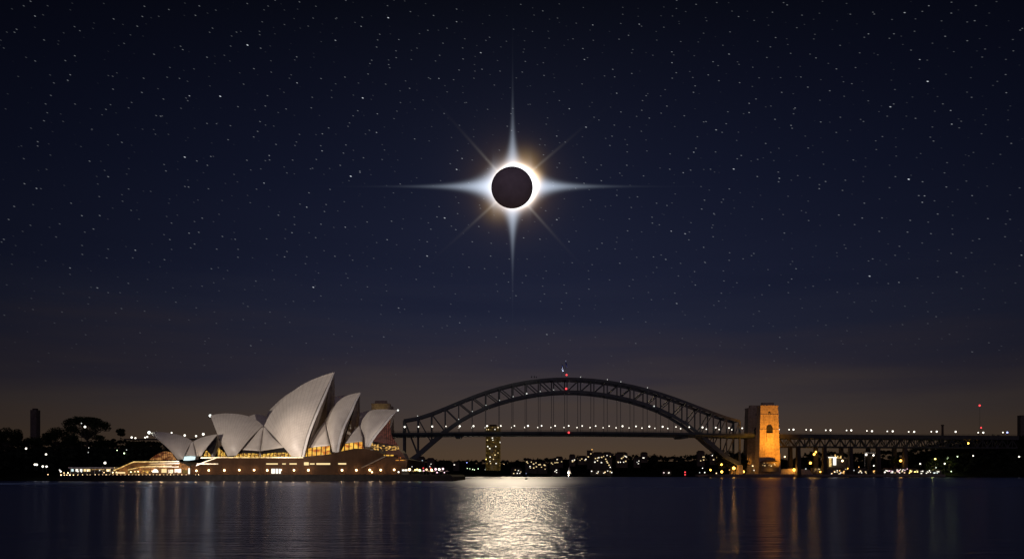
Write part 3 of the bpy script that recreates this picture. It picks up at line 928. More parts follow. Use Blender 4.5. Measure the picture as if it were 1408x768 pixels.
# kiosk, parasols and festoon lamps on the right end of the quay
ki = thing('kiosk', W(557, 652, 606), 'small lit kiosk at the corner of the podium on the quay', 'kiosk')
a, b_ = W(552, 652, 606), W(561, 644, 606)
mb = MB(); mb.box(a.x, b_.x, 606, 609.5, a.z, b_.z); mb.build('wall', M['wall'], ki)
mb = MB(); mb.box(a.x - .4, b_.x + .4, 605.4, 609.8, b_.z + .01, b_.z + .3); mb.build('roof', M['bronze'], ki)
for x0, x1 in ((553, 556), (556.6, 560)):
    c, d = W(x0, 647, 605.9), W(x1, 644.6, 605.9); mb = MB(); mb.box(c.x, d.x, 605.85, 605.98, c.z, d.z); mb.build('window', E['win_white'], ki)
lamp_px(548, 648.3, 604, .6, 'white', 'white lamp beside the kiosk at the podium corner', None, 4.5)
for i, (x, y, r, mm) in enumerate(((563, 645, .9, 'warm_bright'), (571, 645.5, .6, 'yellow'), (573.5, 645, .7, 'yellow'), (577, 646, .8, 'green'), (582, 643, .45, 'red'), (582.5, 646.5, .55, 'pink'), (586.5, 645, .7, 'warm'), (592, 643, .4, 'red'),
                                     (593.3, 645.6, .85, 'warm_bright'), (599, 644.4, .85, 'pink'), (604, 644.6, .85, 'white'), (609, 644, .8, 'pink'), (601, 649, .5, 'pink'), (611, 649, .45, 'pink'), (591, 640.7, .35, 'white_dim'), (566.5, 641, .3, 'white_dim'))):
    lamp_px(x, y, 606 + (i % 3), r, mm, 'coloured lamp on the quay terrace right of the kiosk, %s from the left' % ordinal(i + 1), 'coloured terrace lamps', 4.5, 'terrace_lamp')
for i, x in enumerate((568, 575.5, 580, 589, 596, 606.5, 615)):
    q = W(x, 652, 609 + (i % 2))
    t = thing('parasol', q, 'closed-ribbed cream parasol on the quay terrace, %s from the podium' % ordinal(i + 1), 'parasol', 'terrace parasols')
    mb = MB(); mb.tube(q, q + Vector((0, 0, 2.9)), .06); mb.build('pole', M['pole'], t)
    mb = MB(); mb.cone(q, 1.7, q.z + 2.2, q.z + 3.0, .05, 8); mb.build('canopy', M['canvas'], t)
    mb = MB(); mb.tube(q, q + Vector((0, 0, .15)), .4, 8); mb.build('base', M['pole'], t)

# floodlights on the garden shore that wash the sails
def spot(name, loc, target, watts, size, blend, col):
    d = bpy.data.lights.new(name, 'SPOT'); d.energy = watts; d.spot_size = R(size); d.spot_blend = blend; d.color = col; d.shadow_soft_size = 1.5
    o = bpy.data.objects.new(name, d); COL.objects.link(o); o.location = loc
    o.rotation_euler = (Vector(target) - Vector(loc)).to_track_quat('-Z', 'Y').to_euler()
    return o


spot('sail_floodlight', (-330, 330, 14), W(424, 588, 630), 2.3e6, 40, 1.0, (1.0, 0.86, 0.74))
spot('sail_floodlight', (-215, 400, 8), W(418, 608, 620), 1.15e6, 15, 1.0, (1.0, 0.82, 0.68))

spot('quay_floodlight', W(612, 647, 603), W(478, 580, 618), 7.0e4, 50, 0.9, (1.0, 0.88, 0.78))

# ------------------------------------------------------------------ the arch bridge
TH = R(3.5)
B0 = W(777, 651, 1306); B0.z = 0
a_ax = Vector((math.cos(TH), math.sin(TH), 0))
b_ax = Vector((-math.sin(TH), math.cos(TH), 0))


def BP(s, c, z): return B0 + a_ax * s + b_ax * c + Vector((0, 0, z))


def b_sz(px, py, c=-15):
    q = on_plane(px, py, B0, b_ax, c)
    return (q - B0).dot(a_ax), q.z


bridge = thing('arch_bridge', B0, 'long dark steel arch bridge with hanging deck across the harbour', 'bridge')
NPX = [555.4, 573.9, 591.5, 608.7, 626.6, 644.8, 663, 681.5, 700.8, 719.9, 739.9, 758.5, 777, 796, 815.5, 835, 854, 873.5, 892.5, 911.5, 929.5, 947, 965, 983, 1000.5, 1017]
UY = [577.5, 574, 569.5, 562, 555, 547, 540, 533.5, 529, 526, 523, 521.5, 520.3, 520.6, 521.5, 524, 527, 531, 536.5, 542.5, 548, 554.5, 561, 568, 574, 579]
LY = [638, 626, 610, 593.5, 582, 571.5, 562, 555.5, 549, 544.5, 541, 539.3, 538.3, 538.8, 540, 542.5, 546, 550.5, 557, 565, 573.5, 584, 598, 616, 628, 638]
su_ = [b_sz(x, y) for x, y in zip(NPX, UY)]
sl_ = [b_sz(x, y) for x, y in zip(NPX, LY)]
S0, S1 = su_[0][0], su_[-1][0]
SN = [S0 + (S1 - S0) * i / 25 for i in range(26)]
pu = np.polynomial.Polynomial.fit([p_[0] for p_ in su_], [p_[1] for p_ in su_], 6)
pl = np.polynomial.Polynomial.fit([p_[0] for p_ in sl_], [p_[1] for p_ in sl_], 8)
ZU = [float(pu(s)) for s in SN]
ZL = [max(6.0, float(pl(s))) for s in SN]


def deck_z(s): return 67.2 - 2.6 * ((s - 5) / 255.0) ** 2


for c in (-15, 15):
    mb = MB()
    for i in range(25): mb.bar(BP(SN[i], c, ZU[i]), BP(SN[i + 1], c, ZU[i + 1]), 2.4, 3.9)
    mb.build('upper_chord', M['steel'], bridge)
    mb = MB()
    for i in range(25): mb.bar(BP(SN[i], c, ZL[i]), BP(SN[i + 1], c, ZL[i + 1]), 2.8, 4.3 if 2 < i < 22 else 6.0)
    mb.build('lower_chord', M['steel'], bridge)
    for i in range(26):
        mb = MB(); w_ = 2.1 if i not in (0, 25) else 3.4
        mb.bar(BP(SN[i], c, ZL[i]), BP(SN[i], c, ZU[i]), w_ * .8, w_)
        mb.build('truss_post', M['steel'], bridge)
    for i in range(25):
        mb = MB()
        if i < 12: mb.bar(BP(SN[i], c, ZU[i]), BP(SN[i + 1], c, ZL[i + 1]), 1.2, 1.5)
        else: mb.bar(BP(SN[i], c, ZL[i]), BP(SN[i + 1], c, ZU[i + 1]), 1.2, 1.5)
        mb.build('diagonal', M['steel'], bridge)
    for i in range(4, 22):
        mb = MB(); mb.bar(BP(SN[i], c, deck_z(SN[i]) - 1), BP(SN[i], c, ZL[i] - 1), 0.6, 0.75)
        mb.build('hanger', M['steel'], bridge)
    for s, zz in ((SN[0], ZL[0]), (SN[25], ZL[25])):
        mb = MB(); q = BP(s, c, 0); mb.hexa([BP(s - 5, c - 5, 2), BP(s + 5, c - 5, 2), BP(s + 5, c + 5, 2), BP(s - 5, c + 5, 2)],
                                           [BP(s - 3, c - 3, zz - 1), BP(s + 3, c - 3, zz - 1), BP(s + 3, c + 3, zz - 1), BP(s - 3, c + 3, zz - 1)])
        mb.build('bearing', M['granite'], bridge)
for i in range(26):
    mb = MB(); mb.bar(BP(SN[i], -15, ZU[i]), BP(SN[i], 15, ZU[i]), 1.2, 1.6)
    if 4 < i < 21: mb.bar(BP(SN[i], -15, ZL[i]), BP(SN[i], 15, ZL[i]), 1.2, 1.6)
    mb.build('cross_beam', M['steel'], bridge)
for i in range(25):
    mb = MB(); mb.bar(BP(SN[i], -15, ZU[i]), BP(SN[i + 1], 15, ZU[i + 1]), .8, .8); mb.bar(BP(SN[i], 15, ZU[i] + .1), BP(SN[i + 1], -15, ZU[i + 1] + .1), .8, .8)
    mb.build('lateral_brace', M['steel'], bridge)
# deck
SD = [S0 - 150 + (S1 - S0 + 170) * i / 60 for i in range(61)]
mb = MB()
G = []
for s in SD:
    z = deck_z(s)
    G.append([BP(s, -24.5, z - 2.6), BP(s, -24.5, z), BP(s, 24.5, z), BP(s, 24.5, z - 2.6), BP(s, 21, z - 5.6), BP(s, -21, z - 5.6), BP(s, -24.5, z - 2.6)])
mb.grid(G)
mb.build('deck', M['deck'], bridge)
mb = MB()
for c in (-24.2, 24.2):
    for i in range(60):
        z0_, z1_ = deck_z(SD[i]), deck_z(SD[i + 1])
        for hh in (0.7, 1.4, 2.1): mb.tube(BP(SD[i], c, z0_ + hh), BP(SD[i + 1], c, z1_ + hh), .10, 4)
        for k in range(3):
            s = SD[i] + (SD[1] - SD[0]) * k / 3; mb.tube(BP(s, c, deck_z(s) + .02), BP(s, c, deck_z(s) + 2.2), .12, 4)
mb.build('railing', M['steel'], bridge)
mb = MB()
for s in SD[::2]: mb.bar(BP(s, -23, deck_z(s) - 4.2), BP(s, 23, deck_z(s) - 4.2), .6, 3.4)
mb.build('deck_beams', M['deck'], bridge)
for s in (b_sz(631, 603)[0], b_sz(940, 604)[0]):
    mb = MB(); z = deck_z(s) - 8.2
    mb.hexa([BP(s - 4, -24, z), BP(s + 4, -24, z), BP(s + 4, 24, z), BP(s - 4, 24, z)], [BP(s - 5.5, -25, z + 2.3), BP(s + 5.5, -25, z + 2.3), BP(s + 5.5, 25, z + 2.3), BP(s - 5.5, 25, z + 2.3)])
    mb.build('maintenance_gantry', M['deck'], bridge)
# small lamps on the arch
for i, up in ((1, 1), (4, 0), (5, 0), (6, 0), (7, 0), (8, 0), (9, 0), (10, 0), (11, 0), (13, 1), (15, 1), (16, 1), (18, 1)):
    mb = MB(); z = (ZU[i] + 2.9) if up else (ZL[i] + 3.4)
    mb.ball(BP(SN[i], -16.8, z), 0.52 if i != 9 else 1.0, 8); mb.build('arch_lamp', E['white_dim'], bridge)
mb = MB(); mb.ball(BP(b_sz(899, 558)[0], -17, b_sz(899, 558)[1]), .9, 8); mb.build('arch_lamp', E['white_dim'], bridge)
for px, py, r in ((779, 515, 1.5), (778.5, 534, 1.6), (781, 594.5, 1.6)):
    s, z = b_sz(px, py, -17); mb = MB(); mb.ball(BP(s, -17 if py < 590 else -26, z), r, 8); mb.build('beacon_light', E['red'], bridge)
mb = MB(); s, z = b_sz(731, 519); mb.box(0, 0, 0, 0, 0, 0) if False else None
for ds, hh in ((0, 2.2), (4, 2.6), (7, 1.8)):
    mb.tube(BP(s + ds, -15, z), BP(s + ds, -15, z + hh), .8, 6)
mb.build('summit_rail_post', M['steel'], bridge)

# flags on the crown of the arch
for px, y0, y1, c, mm, lab in ((772.5, 517, 500, -14, ('flag_white', 'flag_blue'), 'pale hanging flag on the crown of the arch, left of the taller flag'),
                               (777.5, 517, 493, -15, ('flag_blue', 'flag_white'), 'taller dark blue and white flag on the crown of the arch')):
    s, z0_ = b_sz(px, y0, c); z1_ = b_sz(px, y1, c)[1]
    t = thing('flagpole', BP(s, c, z0_), lab, 'flag', 'flags on the arch')
    mb = MB(); mb.tube(BP(s, c, z0_), BP(s, c, z1_), .22, 6, .12); mb.ball(BP(s, c, z1_ + .2), .3, 6); mb.build('pole', M['pole'], t)
    mb = MB(); G = []
    for i in range(9):
        row = []
        for j in range(9):
            w_ = 3.6 * i / 8
            row.append(BP(s + w_ * .55 + .15, c + .5 * math.sin(w_ * 2.2 + j * .4), z1_ - .3 - j * 1.1 - w_ * .9))
        G.append(row)
    mb.grid(G)
    mb.m = [1 if (k % 8) < 3 else 0 for k in range(len(mb.f))]
    fl = mb.build('flag', [M[mm[0]], M[mm[1]]], t, smooth=True)
    md = fl.modifiers.new('thickness', 'SOLIDIFY'); md.thickness = .05

# lamps along the deck, near and far side
cnt = {-1: 0, 1: 0}
for i in range(0, 26):
    for sd in (-1, 1):
        s = SN[i] + (1.5 if sd < 0 else 0.0); z = deck_z(s)
        cnt[sd] += 1
        lab = 'white lamp on the %s edge of the arch bridge deck, %s from the left' % ('near' if sd < 0 else 'far', ordinal(cnt[sd]))
        q = BP(s, 22.3 * sd, z)
        big = (i in (0, 2, 5)) or rng.random() < .2
        lamp(q.x, q.y, q.z, 8.5, (1.25 if big else rng.choice((.8, .92, 1.02))) if sd < 0 else rng.choice((.7, .85)), 'white', lab, 'lamps on the bridge deck')


# pylons
def pylon(sc, c, ybase, floodlit, label, wb=33, wt=26.0, db=20, dt=16, top=106.0):
    base = BP(sc, c, 4)
    t = thing('bridge_pylon', base, label, 'pylon', 'granite bridge pylons')

    def ring(z, extra=0.0):
        k = (z - 4) / (top - 4)
        w_, d_ = wb + (wt - wb) * k + extra, db + (dt - db) * k + extra
        return [BP(sc - w_ / 2, c - d_ / 2, z), BP(sc + w_ / 2, c - d_ / 2, z), BP(sc + w_ / 2, c + d_ / 2, z), BP(sc - w_ / 2, c + d_ / 2, z)]

    def front(z):
        k = (z - 4) / (top - 4)
        return c - (db + (dt - db) * k) / 2
    mb = MB(); mb.hexa(ring(2), ring(top)); shaft = mb.build('shaft', M['granite'], t)
    mb = MB(); mb.hexa(ring(top + .02, -8), ring(top + 4.2, -9)); mb.build('cap', M['granite'], t)
    for z, hh, ex in ((91.5, 1.0, 1.0), (69.0, 1.2, 1.4), (top - 2.0, 1.6, .9)):
        mb = MB(); mb.hexa(ring(z, ex), ring(z + hh, ex)); mb.build('cornice', M['granite'], t)
    # arched niche with a dark opening
    zc = 65.0; wv = 4.6
    pts = [(-wv, zc), (wv, zc), (wv, zc + 7)] + [(wv * math.cos(math.pi * k / 8), zc + 7 + wv * math.sin(math.pi * k / 8)) for k in range(1, 8)] + [(-wv, zc + 7)]
    mb = MB(); mb.prism([BP(sc + x, front(z) - .8, z) for x, z in pts], [BP(sc + x, front(z) + 1.0, z) for x, z in pts]); mb.build('niche', M['dark'], shaft)
    mb = MB(); f0 = front(60)
    mb.hexa([BP(sc - 4.4, f0 - 1.1, 52), BP(sc + 4.4, f0 - 1.1, 52), BP(sc + 4.4, f0 + 1.5, 52), BP(sc - 4.4, f0 + 1.5, 52)],
            [BP(sc - 5, f0 - 2.2, 64.8), BP(sc + 5, f0 - 2.2, 64.8), BP(sc + 5, f0 + 1.5, 64.8), BP(sc - 5, f0 + 1.5, 64.8)])
    mb.build('balcony', M['granite'], shaft)
    mb = MB(); mb.prism([BP(sc + x, front(94) - .25, 94 + z) for x, z in ((-1.6, 0), (1.6, 0), (1.6, 1.6), (0, 3), (-1.6, 1.6))],
                        [BP(sc + x, front(94) + .6, 94 + z) for x, z in ((-1.6, 0), (1.6, 0), (1.6, 1.6), (0, 3), (-1.6, 1.6))]); mb.build('window', M['dark'], shaft)
    for dx_ in (-9.5, -7.2, 8.0, 9.7):
        mb = MB(); mb.bar(BP(sc + dx_ * 1.05, front(8) - .05, 8), BP(sc + dx_ * .9, front(90) - .05, 90), .5, .7); mb.build('pilaster', M['granite'], shaft)
    return t


sP = b_sz(1055.5, 600, -33)[0]
pylon(sP, -32, 641, True, 'floodlit orange granite pylon at the right end of the arch bridge')
pylon(sP - 1, 19, 641, False, 'dark granite pylon behind the floodlit orange one')
sL = b_sz(524, 600, -33)[0]
pylon(sL, -32, 641, False, 'granite pylon whose lit top shows above the rightmost opera sail')
pylon(sL, 19, 641, False, 'dark granite pylon edge right of the last opera sail')
fr = BP(sP, -32, 0)
# floodlights at the foot of the pylons
spot('pylon_floodlight', BP(sP - 15, -54, 8), BP(sP - 9, -41, 28), 1.3e5, 80, 1.0, (1.0, 0.50, 0.06))
spot('pylon_floodlight', BP(sP + 10, -78, 14), BP(sP + 2, -41, 50), 2.1e5, 90, 1.0, (1.0, 0.36, 0.025))
spot('pylon_floodlight', BP(sP - 8, -92, 10), BP(sP, -40, 86), 6.5e5, 60, 1.0, (1.0, 0.37, 0.03))
spot('pylon_floodlight', BP(sP - 19, -8, 6.5), BP(sP - 14.5, 10, 24), 2.2e4, 28, 1.0, (1.0, 0.40, 0.04))
spot('flag_fill_light', W(768, 516, 1286), W(776, 502, 1291), 1.2e4, 70, 0.8, (0.85, 0.9, 1.0))  # fill lamp added so the flags show; no fixture stands there
spot('pylon_floodlight', BP(sL - 4, -64, 60), BP(sL - 1, -40, 107), 2.6e4, 40, 1.0, (1.0, 0.72, 0.2))

# ------------------------------------------------------------------ approach viaduct
via = thing('approach_viaduct', BP(sP + 20, 0, 4), 'dark steel truss viaduct on piers leading right from the pylons', 'viaduct')
V0 = sP + 14; V1 = b_sz(1400, 600, -20)[0]
nv = 48
VS = [V0 + (V1 - V0) * i / nv for i in range(nv + 1)]


def via_z(s): return 64.5 - 1.5 * (s - V0) / (V1 - V0)


mb = MB(); G = []
for s in VS:
    z = via_z(s)
    G.append([BP(s, -22, z - 6.2), BP(s, -22, z), BP(s, 22, z), BP(s, 22, z - 6.2), BP(s, -22, z - 6.2)])
mb.grid(G); mb.build('deck', M['viaduct'], via)
for c in (-18, 18):
    mb = MB()
    for i in range(nv): mb.bar(BP(VS[i], c, via_z(VS[i]) - 18.4), BP(VS[i + 1], c, via_z(VS[i + 1]) - 18.4), 1.4, 1.8)
    mb.build('bottom_chord', M['viaduct'], via)
    mb = MB()
    for i in range(nv):
        z0_, z1_ = via_z(VS[i]) - 6, via_z(VS[i + 1]) - 6
        a, b_ = (VS[i], VS[i + 1])
        if i % 2: mb.bar(BP(a, c, z0_), BP(b_, c, z1_ - 12.4), 1.0, 1.5)
        else: mb.bar(BP(a, c, z0_ - 12.4), BP(b_, c, z1_), 1.0, 1.5)
        mb.bar(BP(a, c, z0_), BP(a, c, z0_ - 12.4), .8, .9)
    mb.build('truss_web', M['viaduct'], via)
mb = MB()
for c in (-21.8, 21.8):
    for i in range(nv):
        for hh in (.9, 1.8): mb.tube(BP(VS[i], c, via_z(VS[i]) + hh), BP(VS[i + 1], c, via_z(VS[i + 1]) + hh), .1, 4)
        mb.tube(BP(VS[i], c, via_z(VS[i])), BP(VS[i], c, via_z(VS[i]) + 1.9), .12, 4)
mb.build('railing', M['viaduct'], via)
for px in (1099, 1135, 1171, 1209, 1246):
    s = b_sz(px, 630, -20)[0]; z = via_z(s) - 19.4
    for c in (-16, 16):
        mb = MB(); mb.hexa([BP(s - 3.4, c - 4, 2), BP(s + 3.4, c - 4, 2), BP(s + 3.4, c + 4, 2), BP(s - 3.4, c + 4, 2)], [BP(s - 2.4, c - 3, z), BP(s + 2.4, c - 3, z), BP(s + 2.4, c + 3, z), BP(s - 2.4, c + 3, z)])
        mb.build('pier', M['pier'], via)
for i, (xn, xf, y) in enumerate(((1071, None, 590.5), (1091, 1085, 590), (1115, 1108.5, 590.5), (1142, 1135.5, 591), (1170.5, 1164, 591.2), (1199, 1192, 592), (1227.5, 1220, 592.5), (1257, 1249.5, 593), (1288, 1280.5, 593), (1314, None, 593.2),
                                  (1352, 1345, 594), (1385, 1379, 594))):
    for sd, x in ((-1, xn), (1, xf)):
        if x is None: continue
        s, z = b_sz(x, y, 20 * sd)
        q = BP(s, 20 * sd, via_z(s))
        h = round(max(3, z - q.z) * 2) / 2
        lamp(q.x, q.y, q.z, h, 1.3 if sd < 0 else 0.95, 'white' if x != 1385 else 'blue', 'white lamp on the %s edge of the viaduct, %s from the pylons' % ('near' if sd < 0 else 'far', ordinal(i + 1)), 'lamps on the approach viaduct')


# ------------------------------------------------------------------ trees
def crown_mesh(mb, lumps, leaf, n, rg, m=0):
    """leaf-sized faces spread through the crown's lumps"""
    vol = [l[3] * l[4] for l in lumps]; tot = sum(vol)
    for (cx, cy, cz, rx, rz), v in zip(lumps, vol):
        for _ in range(max(10, int(n * v / tot))):
            th = rg.uniform(0, 2 * math.pi); cu = rg.uniform(-1, 1); rr = rg.random() ** 0.45
            sq = math.sqrt(1 - cu * cu)
            q = Vector((cx + rx * rr * sq * math.cos(th), cy + rx * rr * sq * math.sin(th), cz + rz * rr * cu))
            a = Vector((rg.uniform(-1, 1), rg.uniform(-1, 1), rg.uniform(-.6, .6))).normalized()
            b_ = a.orthogonal().normalized()
            if rg.random() < .5: b_ = a.cross(b_)
            l = leaf * rg.uniform(.5, 1.2)
            mb.add([q - a * l, q - b_ * l * .55, q + a * l, q + b_ * l * .55], [(0, 1, 2, 3)], m)


def tree(name, base, lumps, leaf, n, label, group, seed, trunk_r, cat='tree'):
    """base = foot; lumps relative to the foot"""
    rg = random.Random(seed)
    t = thing(name, base, label, cat, group)
    B = Vector(base)
    mb = MB()
    ztop = max(l[2] for l in lumps)
    fork = B + Vector((0, 0, ztop * .45))
    mb.tube(B, fork, trunk_r, 8, trunk_r * .65)
    for l in lumps: mb.tube(fork - Vector((0, 0, rg.uniform(0, ztop * .12))), B + Vector(l[:3]), trunk_r * .4, 6, trunk_r * .12)
    mb.build('trunk', M['bark'], t)
    mb = MB(); crown_mesh(mb, [(B.x + l[0], B.y + l[1], B.z + l[2], l[3], l[4]) for l in lumps], leaf, n, rg)
    mb.build('crown', M['leaf'], t)
    return t


def tree_px(name, px, ytop, ybase, wpx, D, label, group, seed, kind='round', n=1500, leaf=None):
    rg = random.Random(seed)
    k = D / F
    b0 = W(px, ybase, D); H = (ybase - ytop) * k; Wd = wpx * k
    lumps = []
    if kind == 'fig':           # wide flat-topped crown in tiers with sky gaps
        for _ in range(30):
            x = rg.uniform(-.42, .42) * Wd
            z = H * (0.92 - 0.30 * (abs(x) / (Wd * .5)) ** 2 - rg.choice((0, .1, .2, .3, .4)))
            lumps.append((x, rg.uniform(-.3, .3) * Wd, z, Wd * rg.uniform(.10, .17), H * rg.uniform(.06, .10)))
        lumps += [(0, 0, H * .9, Wd * .2, H * .08), (-Wd * .14, 0, H * .88, Wd * .17, H * .08), (Wd * .16, 0, H * .87, Wd * .17, H * .08)]
    elif kind == 'palm':
        lumps = [(0, 0, H * .86, Wd * .42, H * .13), (Wd * .1, 0, H * .72, Wd * .35, H * .1)]
    else:
        for _ in range(11):
            x = rg.uniform(-.38, .38) * Wd
            z = H * (0.80 - 0.5 * (abs(x) / (Wd * .5)) ** 2 * rg.uniform(.6, 1) - rg.uniform(0, .25))
            lumps.append((x, rg.uniform(-.3, .3) * Wd, z, Wd * rg.uniform(.13, .2), H * rg.uniform(.12, .2)))
        lumps.append((0, 0, H * .70, Wd * .36, H * .26))
    return tree(name, b0, lumps, leaf or max(.5, 1.15 * k), n, label, group, seed, max(.25, Wd * .03))


GT = 'garden trees left of the opera house'
tree_px('fig_tree', 120, 571, 622, 60, 690, 'tall broad fig tree with layered crown and a lamp inside it', GT, 11, 'fig', 9000)
tree_px('broad_tree', 79, 585, 622, 40, 700, 'dome-shaped dark tree between the tower block and the tall fig', GT, 12, 'round', 5200)
tree_px('broad_tree', 8, 585, 624, 36, 690, 'dark rounded tree at the left edge of the picture', GT, 13, 'round', 4200)
tree_px('broad_tree', 24, 587, 624, 20, 700, 'smaller dark tree right beside the leftmost one', GT, 14, 'round', 2600)
tree_px('palm_tree', 165.5, 588, 618, 15, 720, 'small slender tree standing clear right of the tall fig', GT, 15, 'palm', 900)
tree_px('broad_tree', 46, 598, 624, 34, 705, 'low dark tree below the tower block', GT, 16, 'round', 1500)
tree_px('broad_tree', 98, 596, 624, 26, 690, 'dark tree filling the gap beneath the dome-shaped crown', GT, 17, 'round', 3000)
tree_px('broad_tree', 146, 602, 624, 34, 700, 'low dark tree under the right side of the tall fig', GT, 18, 'round', 3000)
tree_px('broad_tree', 186, 603, 626, 36, 740, 'low dark tree left of the smallest opera sail', GT, 19, 'round', 1600)
tree_px('broad_tree', 210, 605, 630, 30, 745, 'dark tree half hidden behind the smallest opera sail', GT, 20, 'round', 1300)


def mass(name, pts, depth, leaf, n, label, seed, base_drop=14, mt='leaf_far', d0=None):
    """continuous far-off wood: leaf clumps piled under a skyline given in photo pixels"""
    rg = random.Random(seed); mb = MB()
    xs = [p_[0] for p_ in pts]; ys = [p_[1] for p_ in pts]
    k = d0 / F; lumps = []
    x = xs[0]
    while x < xs[-1]:
        y = float(np.interp(x, xs, ys)) + rg.uniform(-1.2, 2.6)
        r = rg.uniform(2.6, 5.0)
        D = d0 + rg.uniform(0, depth)
        q = W(x, y + r, D); lumps.append((q.x, D, q.z, r * k * 1.2, r * k))
        for _ in range(3):
            yy = y + rg.uniform(4, base_drop); q = W(x + rg.uniform(-2, 2), yy + r, D - rg.uniform(0, 14)); lumps.append((q.x, q.y, max(q.z, r * k * .6), r * k * 1.3, r * k))
        x += rg.uniform(1.6, 3.2)
    crown_mesh(mb, lumps, leaf, n, rg)
    for l in lumps:
        mb.ball((l[0], l[1], l[2]), l[3] * .62, 7, 0, l[4] / l[3], .5)
    o = mb.build(name, M[mt])
    return tag(o, label, 'trees', kind='stuff')


mass('woods', [(556, 632), (585, 630), (610, 631), (640, 631.5), (668, 631), (700, 631), (720, 630), (724, 627), (730, 630), (745, 628.5), (760, 629), (780, 628), (790, 625), (806, 627), (820, 622), (840, 621), (856, 622), (880, 624), (900, 624), (918, 626),
               (940, 625), (960, 622), (985, 625), (1010, 622), (1030, 618), (1075, 628), (1110, 630), (1180, 632), (1260, 630)], 60, 1.9, 21000, 'dark tree line along the far shore under the bridge', 31, 16, d0=1570)
mass('woods', [(985, 617), (1000, 618), (1012, 620), (1023, 626)], 20, 1.6, 2600, 'dark trees round the foot of the arch at the right', 32, 18, d0=1330)
mass('woods', [(1086, 632), (1100, 626), (1112, 620), (1135, 618.5), (1165, 620), (1200, 619), (1215, 617), (1240, 619), (1262, 613), (1290, 607), (1310, 602), (1325, 600), (1345, 599), (1365, 597), (1385, 598), (1412, 598), (1520, 604)], 45, 1.7, 13000,
     'black wooded headland at the right under the viaduct end', 33, 34, d0=1375)
mass('woods', [(1240, 640), (1260, 634), (1300, 628), (1330, 618), (1412, 612), (1520, 618)], 30, 1.6, 7000, 'black trees along the right shore', 34, 30, d0=1340)
mass('shrubbery', [(-110, 612), (30, 614), (80, 612), (130, 614), (170, 613), (205, 612), (240, 616)], 40, 1.0, 7000, 'dark shrubbery covering the garden slope', 35, 26, d0=665)
mass('woods', [(-130, 606), (40, 604), (100, 606), (160, 603), (190, 603.5), (215, 605), (300, 612), (345, 612)], 40, 1.2, 6000, 'dark distant trees behind the garden', 36, 22, d0=800)
for gx, gy, gw, gd in ((1283, 642, 2.2e3, 1324), (1303, 640, 1.8e3, 1326), (1312, 645, 1.2e3, 1322)):
    d = bpy.data.lights.new('garden_light', 'POINT'); d.energy = gw * 0.8; d.color = (0.95, 1.0, 0.28); d.shadow_soft_size = .8
    lo = bpy.data.objects.new('garden_light', d); COL.objects.link(lo); lo.location = W(gx, gy, gd)
# lit foliage beside the right waterfront
tree_px('waterfront_tree', 1286, 626, 650, 26, 1332, 'tree lit yellow green by lamps on the right waterfront', 'lit waterfront trees', 41, 'round', 900)
tree_px('waterfront_tree', 1305, 625, 648, 16, 1334, 'smaller lit tree right of the yellow green one', 'lit waterfront trees', 42, 'round', 700)
tree_px('waterfront_tree', 1229, 625, 650, 14, 1345, 'dark bushy tree left of the high orange lamp', 'lit waterfront trees', 43, 'round', 700)


# ------------------------------------------------------------------ buildings
def house(px, ybase, wpx, hpx, D, wins, label, group, name='house', mats=('win',), roof=True, seed=0, depth=9):
    """wins: list of (u, v) in 0..1 across the front wall"""
    rg = random.Random(seed)
    k = D / F
    b0 = W(px, ybase, D); w_ = wpx * k; h_ = hpx * k
    t = thing(name, b0, label, 'house' if name == 'house' else name.replace('_', ' '), group)
    mb = MB(); mb.box(b0.x - w_ / 2, b0.x + w_ / 2, D, D + depth, b0.z - 6, b0.z + h_); mb.build('wall', M['wall'], t)
    if roof:
        x0, x1, z0_ = b0.x - w_ / 2 - .5, b0.x + w_ / 2 + .5, b0.z + h_ + .02
        mb = MB(); e = min(w_, depth) * .32
        mb.add([(x0, D - .5, z0_), (x1, D - .5, z0_), (x1, D + depth + .5, z0_), (x0, D + depth + .5, z0_), (x0 + w_ * .2, D + depth / 2, z0_ + e), (x1 - w_ * .2, D + depth / 2, z0_ + e)],
               [(0, 1, 5, 4), (2, 3, 4, 5), (1, 2, 5), (3, 0, 4), (3, 2, 1, 0)])
        mb.build('roof', M['roof'], t)
    else:
        mb = MB(); mb.box(b0.x - w_ / 2 - .3, b0.x + w_ / 2 + .3, D - .3, D + depth + .3, b0.z + h_ + .01, b0.z + h_ + .6); mb.build('roof', M['roof'], t)
    for (uu, vv) in wins:
        s = 0.72 * k * rg.uniform(.75, 1.25)
        x = b0.x + (uu - .5) * w_; z = b0.z + vv * h_
        mb = MB(); mb.box(x - s, x + s, D - .12, D - .01, z - s * .8, z + s * .8)
        mb.build('window', E[rg.choice(mats)], t)
    return t


HG = 'houses on the far shore'
WW = ('win', 'win_white', 'win')


def rw(n, seed):
    rg = random.Random(seed); return [(rg.uniform(.08, .92), rg.uniform(.15, .9)) for _ in range(n)]


